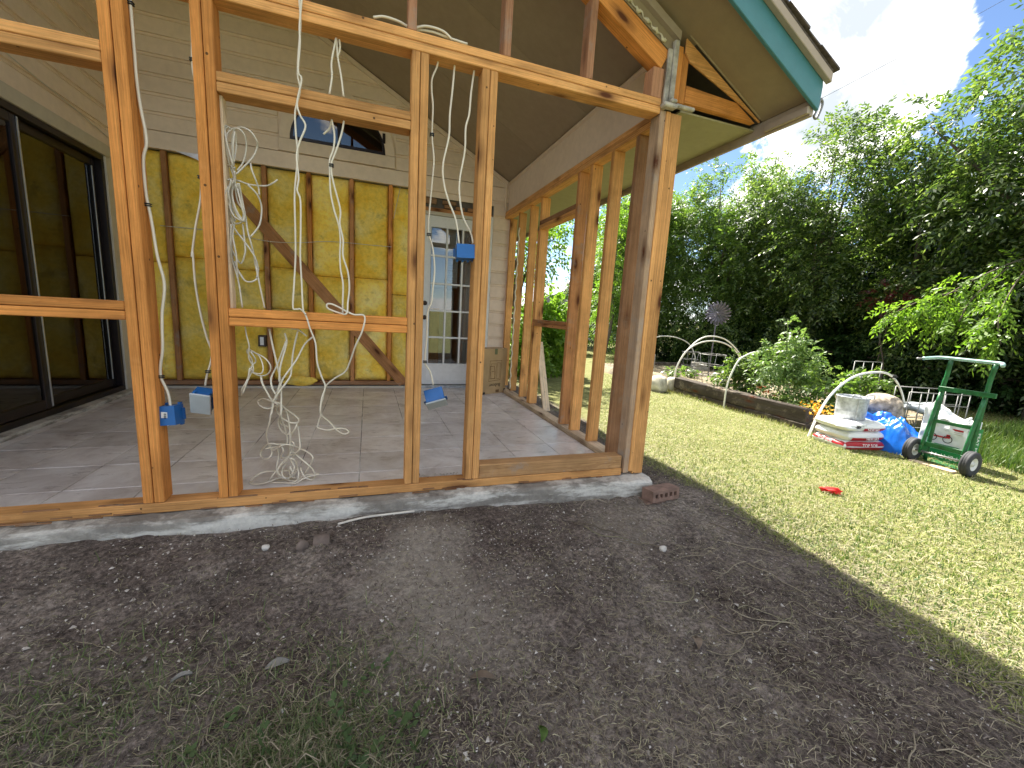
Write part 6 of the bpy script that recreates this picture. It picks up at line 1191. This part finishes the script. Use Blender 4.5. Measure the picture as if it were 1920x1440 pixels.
x, y, rad = fan(60000, R(40), R(84), 1.7, 14.0, r); k = (x > 0.5) & ~inside(x, y) & (nz_(x, y, 1.9, 12) + 0.3 * r.normal(size=len(x)) > 0.2); blades('green_grass', x[k], y[k], 0.032, 0.0036 * (1 + .1 * rad[k]), 0.6, GRASSG, r)
x = r.uniform(4.4, 9.0, 26000); y = r.uniform(-2.4, 1.2, 26000); k = (x > 4.3 + 0.6 * y.clip(-1, 0)) & (x + 0.9 * y > 4.0); blades('tall_grass', x[k], y[k], 0.15, 0.009, 0.35, GRASSG, r)
x = r.uniform(3.55, 3.85, 3000); y = r.uniform(1.3, 4.3, 3000); k = x < 3.655; blades('edge_grass', x[k], y[k], 0.06, 0.005, 0.5, GRASS, r)
x = r.uniform(3.8, 6.5, 9000); y = r.uniform(1.2, 7.1, 9000); b_ = blades('bed_straw', x, y, 0.07, 0.005, 1.2, STRAW, r); 
zb_ = -0.13
co = np.zeros(len(b_.data.vertices) * 3, np.float32); b_.data.vertices.foreach_get('co', co); co = co.reshape(-1, 3); co[:, 2] += 0.165; b_.data.vertices.foreach_set('co', co.ravel())
# dry clippings over the shaded strip
def straw(name, x, y, ln, wd, mat, rr, lift=0.006, ang=None, spread=3.2):
    n = len(x); a = rr.uniform(0, 2 * np.pi, n) if ang is None else ang + spread * rr.normal(size=n); L_ = ln * rr.uniform(0.4, 1.5, n); z = gz(x, y) + 0.006 + lift * rr.random(n) ** 2
    d = np.stack([np.cos(a), np.sin(a), 0.18 * rr.normal(size=n)], 1); s = np.stack([-np.sin(a), np.cos(a), 0.4 * rr.normal(size=n)], 1); bend = s * (L_ * 0.16 * rr.normal(size=n))[:, None]
    b = np.stack([x, y, z], 1); e = b + d * L_[:, None]; m = (b + e) / 2 + bend; m[:, 2] += 0.004; w_ = (wd * rr.uniform(0.5, 1.4, n))[:, None] * 0.5
    e[:, 2] = np.maximum(e[:, 2], gz(e[:, 0], e[:, 1]) + 0.004)
    V = np.stack([b - s * w_, b + s * w_, m + s * w_, m - s * w_, e], 1).reshape(-1, 3); k = np.arange(n)[:, None] * 5
    F = np.concatenate([np.concatenate([k, k + 1, k + 2], 1), np.concatenate([k, k + 2, k + 3], 1), np.concatenate([k + 3, k + 2, k + 4], 1)], 0); return from_np(name, V, F, mat, kind='stuff')
x, y, rad = fan(40000, R(32), R(84), 1.5, 11.0, r); k = (x > 0.45) & ~inside(x, y); straw('lawn_straw', x[k], y[k], 0.045 * 1.0, 0.0020, STRAWL, r, 0.016)
x, y, rad = fan(52000, R(20), R(88), 0.75, 5.0, r); k = ~inside(x, y) & (x < 0.75) & (r.random(len(x)) < np.clip(0.12 + 0.75 * sstep(-1.1, 0.4, x + 0.35 * nz_(x, y, 2.4, 20)), 0, 1)); straw('dry_clippings', x[k], y[k], 0.040, 0.0015, STRAW, r, 0.020, R(-35), 1.0)
x, y, rad = fan(26000, R(-70), R(88), 0.75, 3.6, r); k = ~inside(x, y) & (x < 0.6); straw('mulch_bits', x[k], y[k], 0.018, 0.0026, MULCH, r, 0.004)
x, y, rad = fan(17000, R(-75), R(70), 0.75, 3.4, r); k = ~inside(x, y) & (x < 0.5) & (nz_(x, y, 2.2, 23) + 0.4 * r.normal(size=len(x)) > -0.2); straw('dead_straw', x[k], y[k], 0.022, 0.0014, STRAWL, r, 0.006)
P_ = []
for i in range(34):
    x0 = r.uniform(-0.7, 0.35); y0 = r.uniform(-1.75, -0.2); a = r.uniform(-1.4, 0.4); p = []
    for s in range(6): p.append((x0, y0, g(x0, y0) + 0.008 + 0.010 * r.random())); a += 0.4 * r.normal(); x0 += 0.05 * math.cos(a); y0 += 0.05 * math.sin(a)
    P_.append(p)
tubes('dry_roots', P_, 0.0022, STRAW, None, 4, 3, kind='stuff')
# small pale chips
def chips(name, x, y, s, mat, rr):
    n = len(x); base = np.array([[1, 0, 0], [-.5, .87, 0], [-.5, -.87, 0], [0.1, 0.1, .7]]); sc = (s * rr.uniform(0.5, 1.6, n))[:, None, None]
    a = rr.uniform(0, 6.28, n); ca, sa = np.cos(a), np.sin(a); V = base[None] * sc * rr.uniform(0.6, 1.3, (n, 4, 3)); X = V[..., 0] * ca[:, None] - V[..., 1] * sa[:, None]; Y = V[..., 0] * sa[:, None] + V[..., 1] * ca[:, None]
    V = np.stack([X + x[:, None], Y + y[:, None], V[..., 2] + (gz(x, y) + 0.004)[:, None]], -1).reshape(-1, 3); k = np.arange(n)[:, None] * 4
    F = np.concatenate([np.concatenate([k + i for i in f], 1) for f in ((0, 1, 3), (1, 2, 3), (2, 0, 3))], 0); return from_np(name, V, F, mat, kind='stuff')
x, y, rad = fan(20000, R(-75), R(75), 0.8, 3.6, r); k = ~inside(x, y) & (x < 0.5) & (nz_(x, y, 2.0, 31) + 0.5 * r.normal(size=len(x)) > 0.0); chips('pale_chips', x[k], y[k], 0.0036, CHIPS, r)
x, y, rad = fan(420, R(-70), R(70), 0.8, 3.0, r); k = ~inside(x, y) & (x < 0.4); chips('pale_pebbles', x[k], y[k], 0.0075, CHIPS, r)
x = r.uniform(-1.45, -1.05, 260); y = r.uniform(-0.02, 0.03, 260); 
V = np.stack([x, y], 1)
bm = bmesh.new()
for i in range(170): xx = random.uniform(-1.40, -1.17) if i < 110 else random.uniform(-1.09, -0.95); yy = random.uniform(0.095, 0.20) if i < 110 else random.uniform(0.10, 0.14); s = random.uniform(0.002, 0.007); zz_ = 0.002; add_box(bm, (xx, yy, zz_), (xx + s * 1.6, yy + s, zz_ + s * 0.6))
bm_to('plaster_crumbs', bm, MS['chip'], None, kind='stuff')
# weeds bottom left
x, y, rad = fan(60000, R(-65), R(25), 0.72, 2.4, r); w1 = np.exp(-(((x + 1.98) / 0.32) ** 2 + ((y + 1.22) / 0.22) ** 2)); w2 = 0.6 * np.exp(-(((x + 2.45) / 0.6) ** 2 + ((y + 1.05) / 0.28) ** 2)); k = ~inside(x, y) & (r.random(len(x)) < 0.55 * (w1 + 1.3 * w2) * (1 + nz_(x, y, 9, 35)))
blades('weed_grass', x[k], y[k], 0.055, 0.0026, 0.95, WEED, r); kk = k & (r.random(len(x)) < 0.4); straw('weed_straw', x[kk], y[kk], 0.055, 0.0018, STRAW, r, 0.03)
k2 = ~inside(x, y) & (r.random(len(x)) < 0.022 * np.exp(-(((x + 1.80) / 0.20) ** 2 + ((y + 1.28) / 0.18) ** 2)) * 1.2); b0 = np.stack([x[k2], y[k2], gz(x[k2], y[k2]) + 0.012], 1)
V, F = sprays(b0, unit(r.normal(size=b0.shape) + [0, 0, 1.0]), 0.05, 5, 0.026, 0.018, 0.3, r); from_np('broadleaf_weeds', V, F, WEEDL, None, kind='stuff')
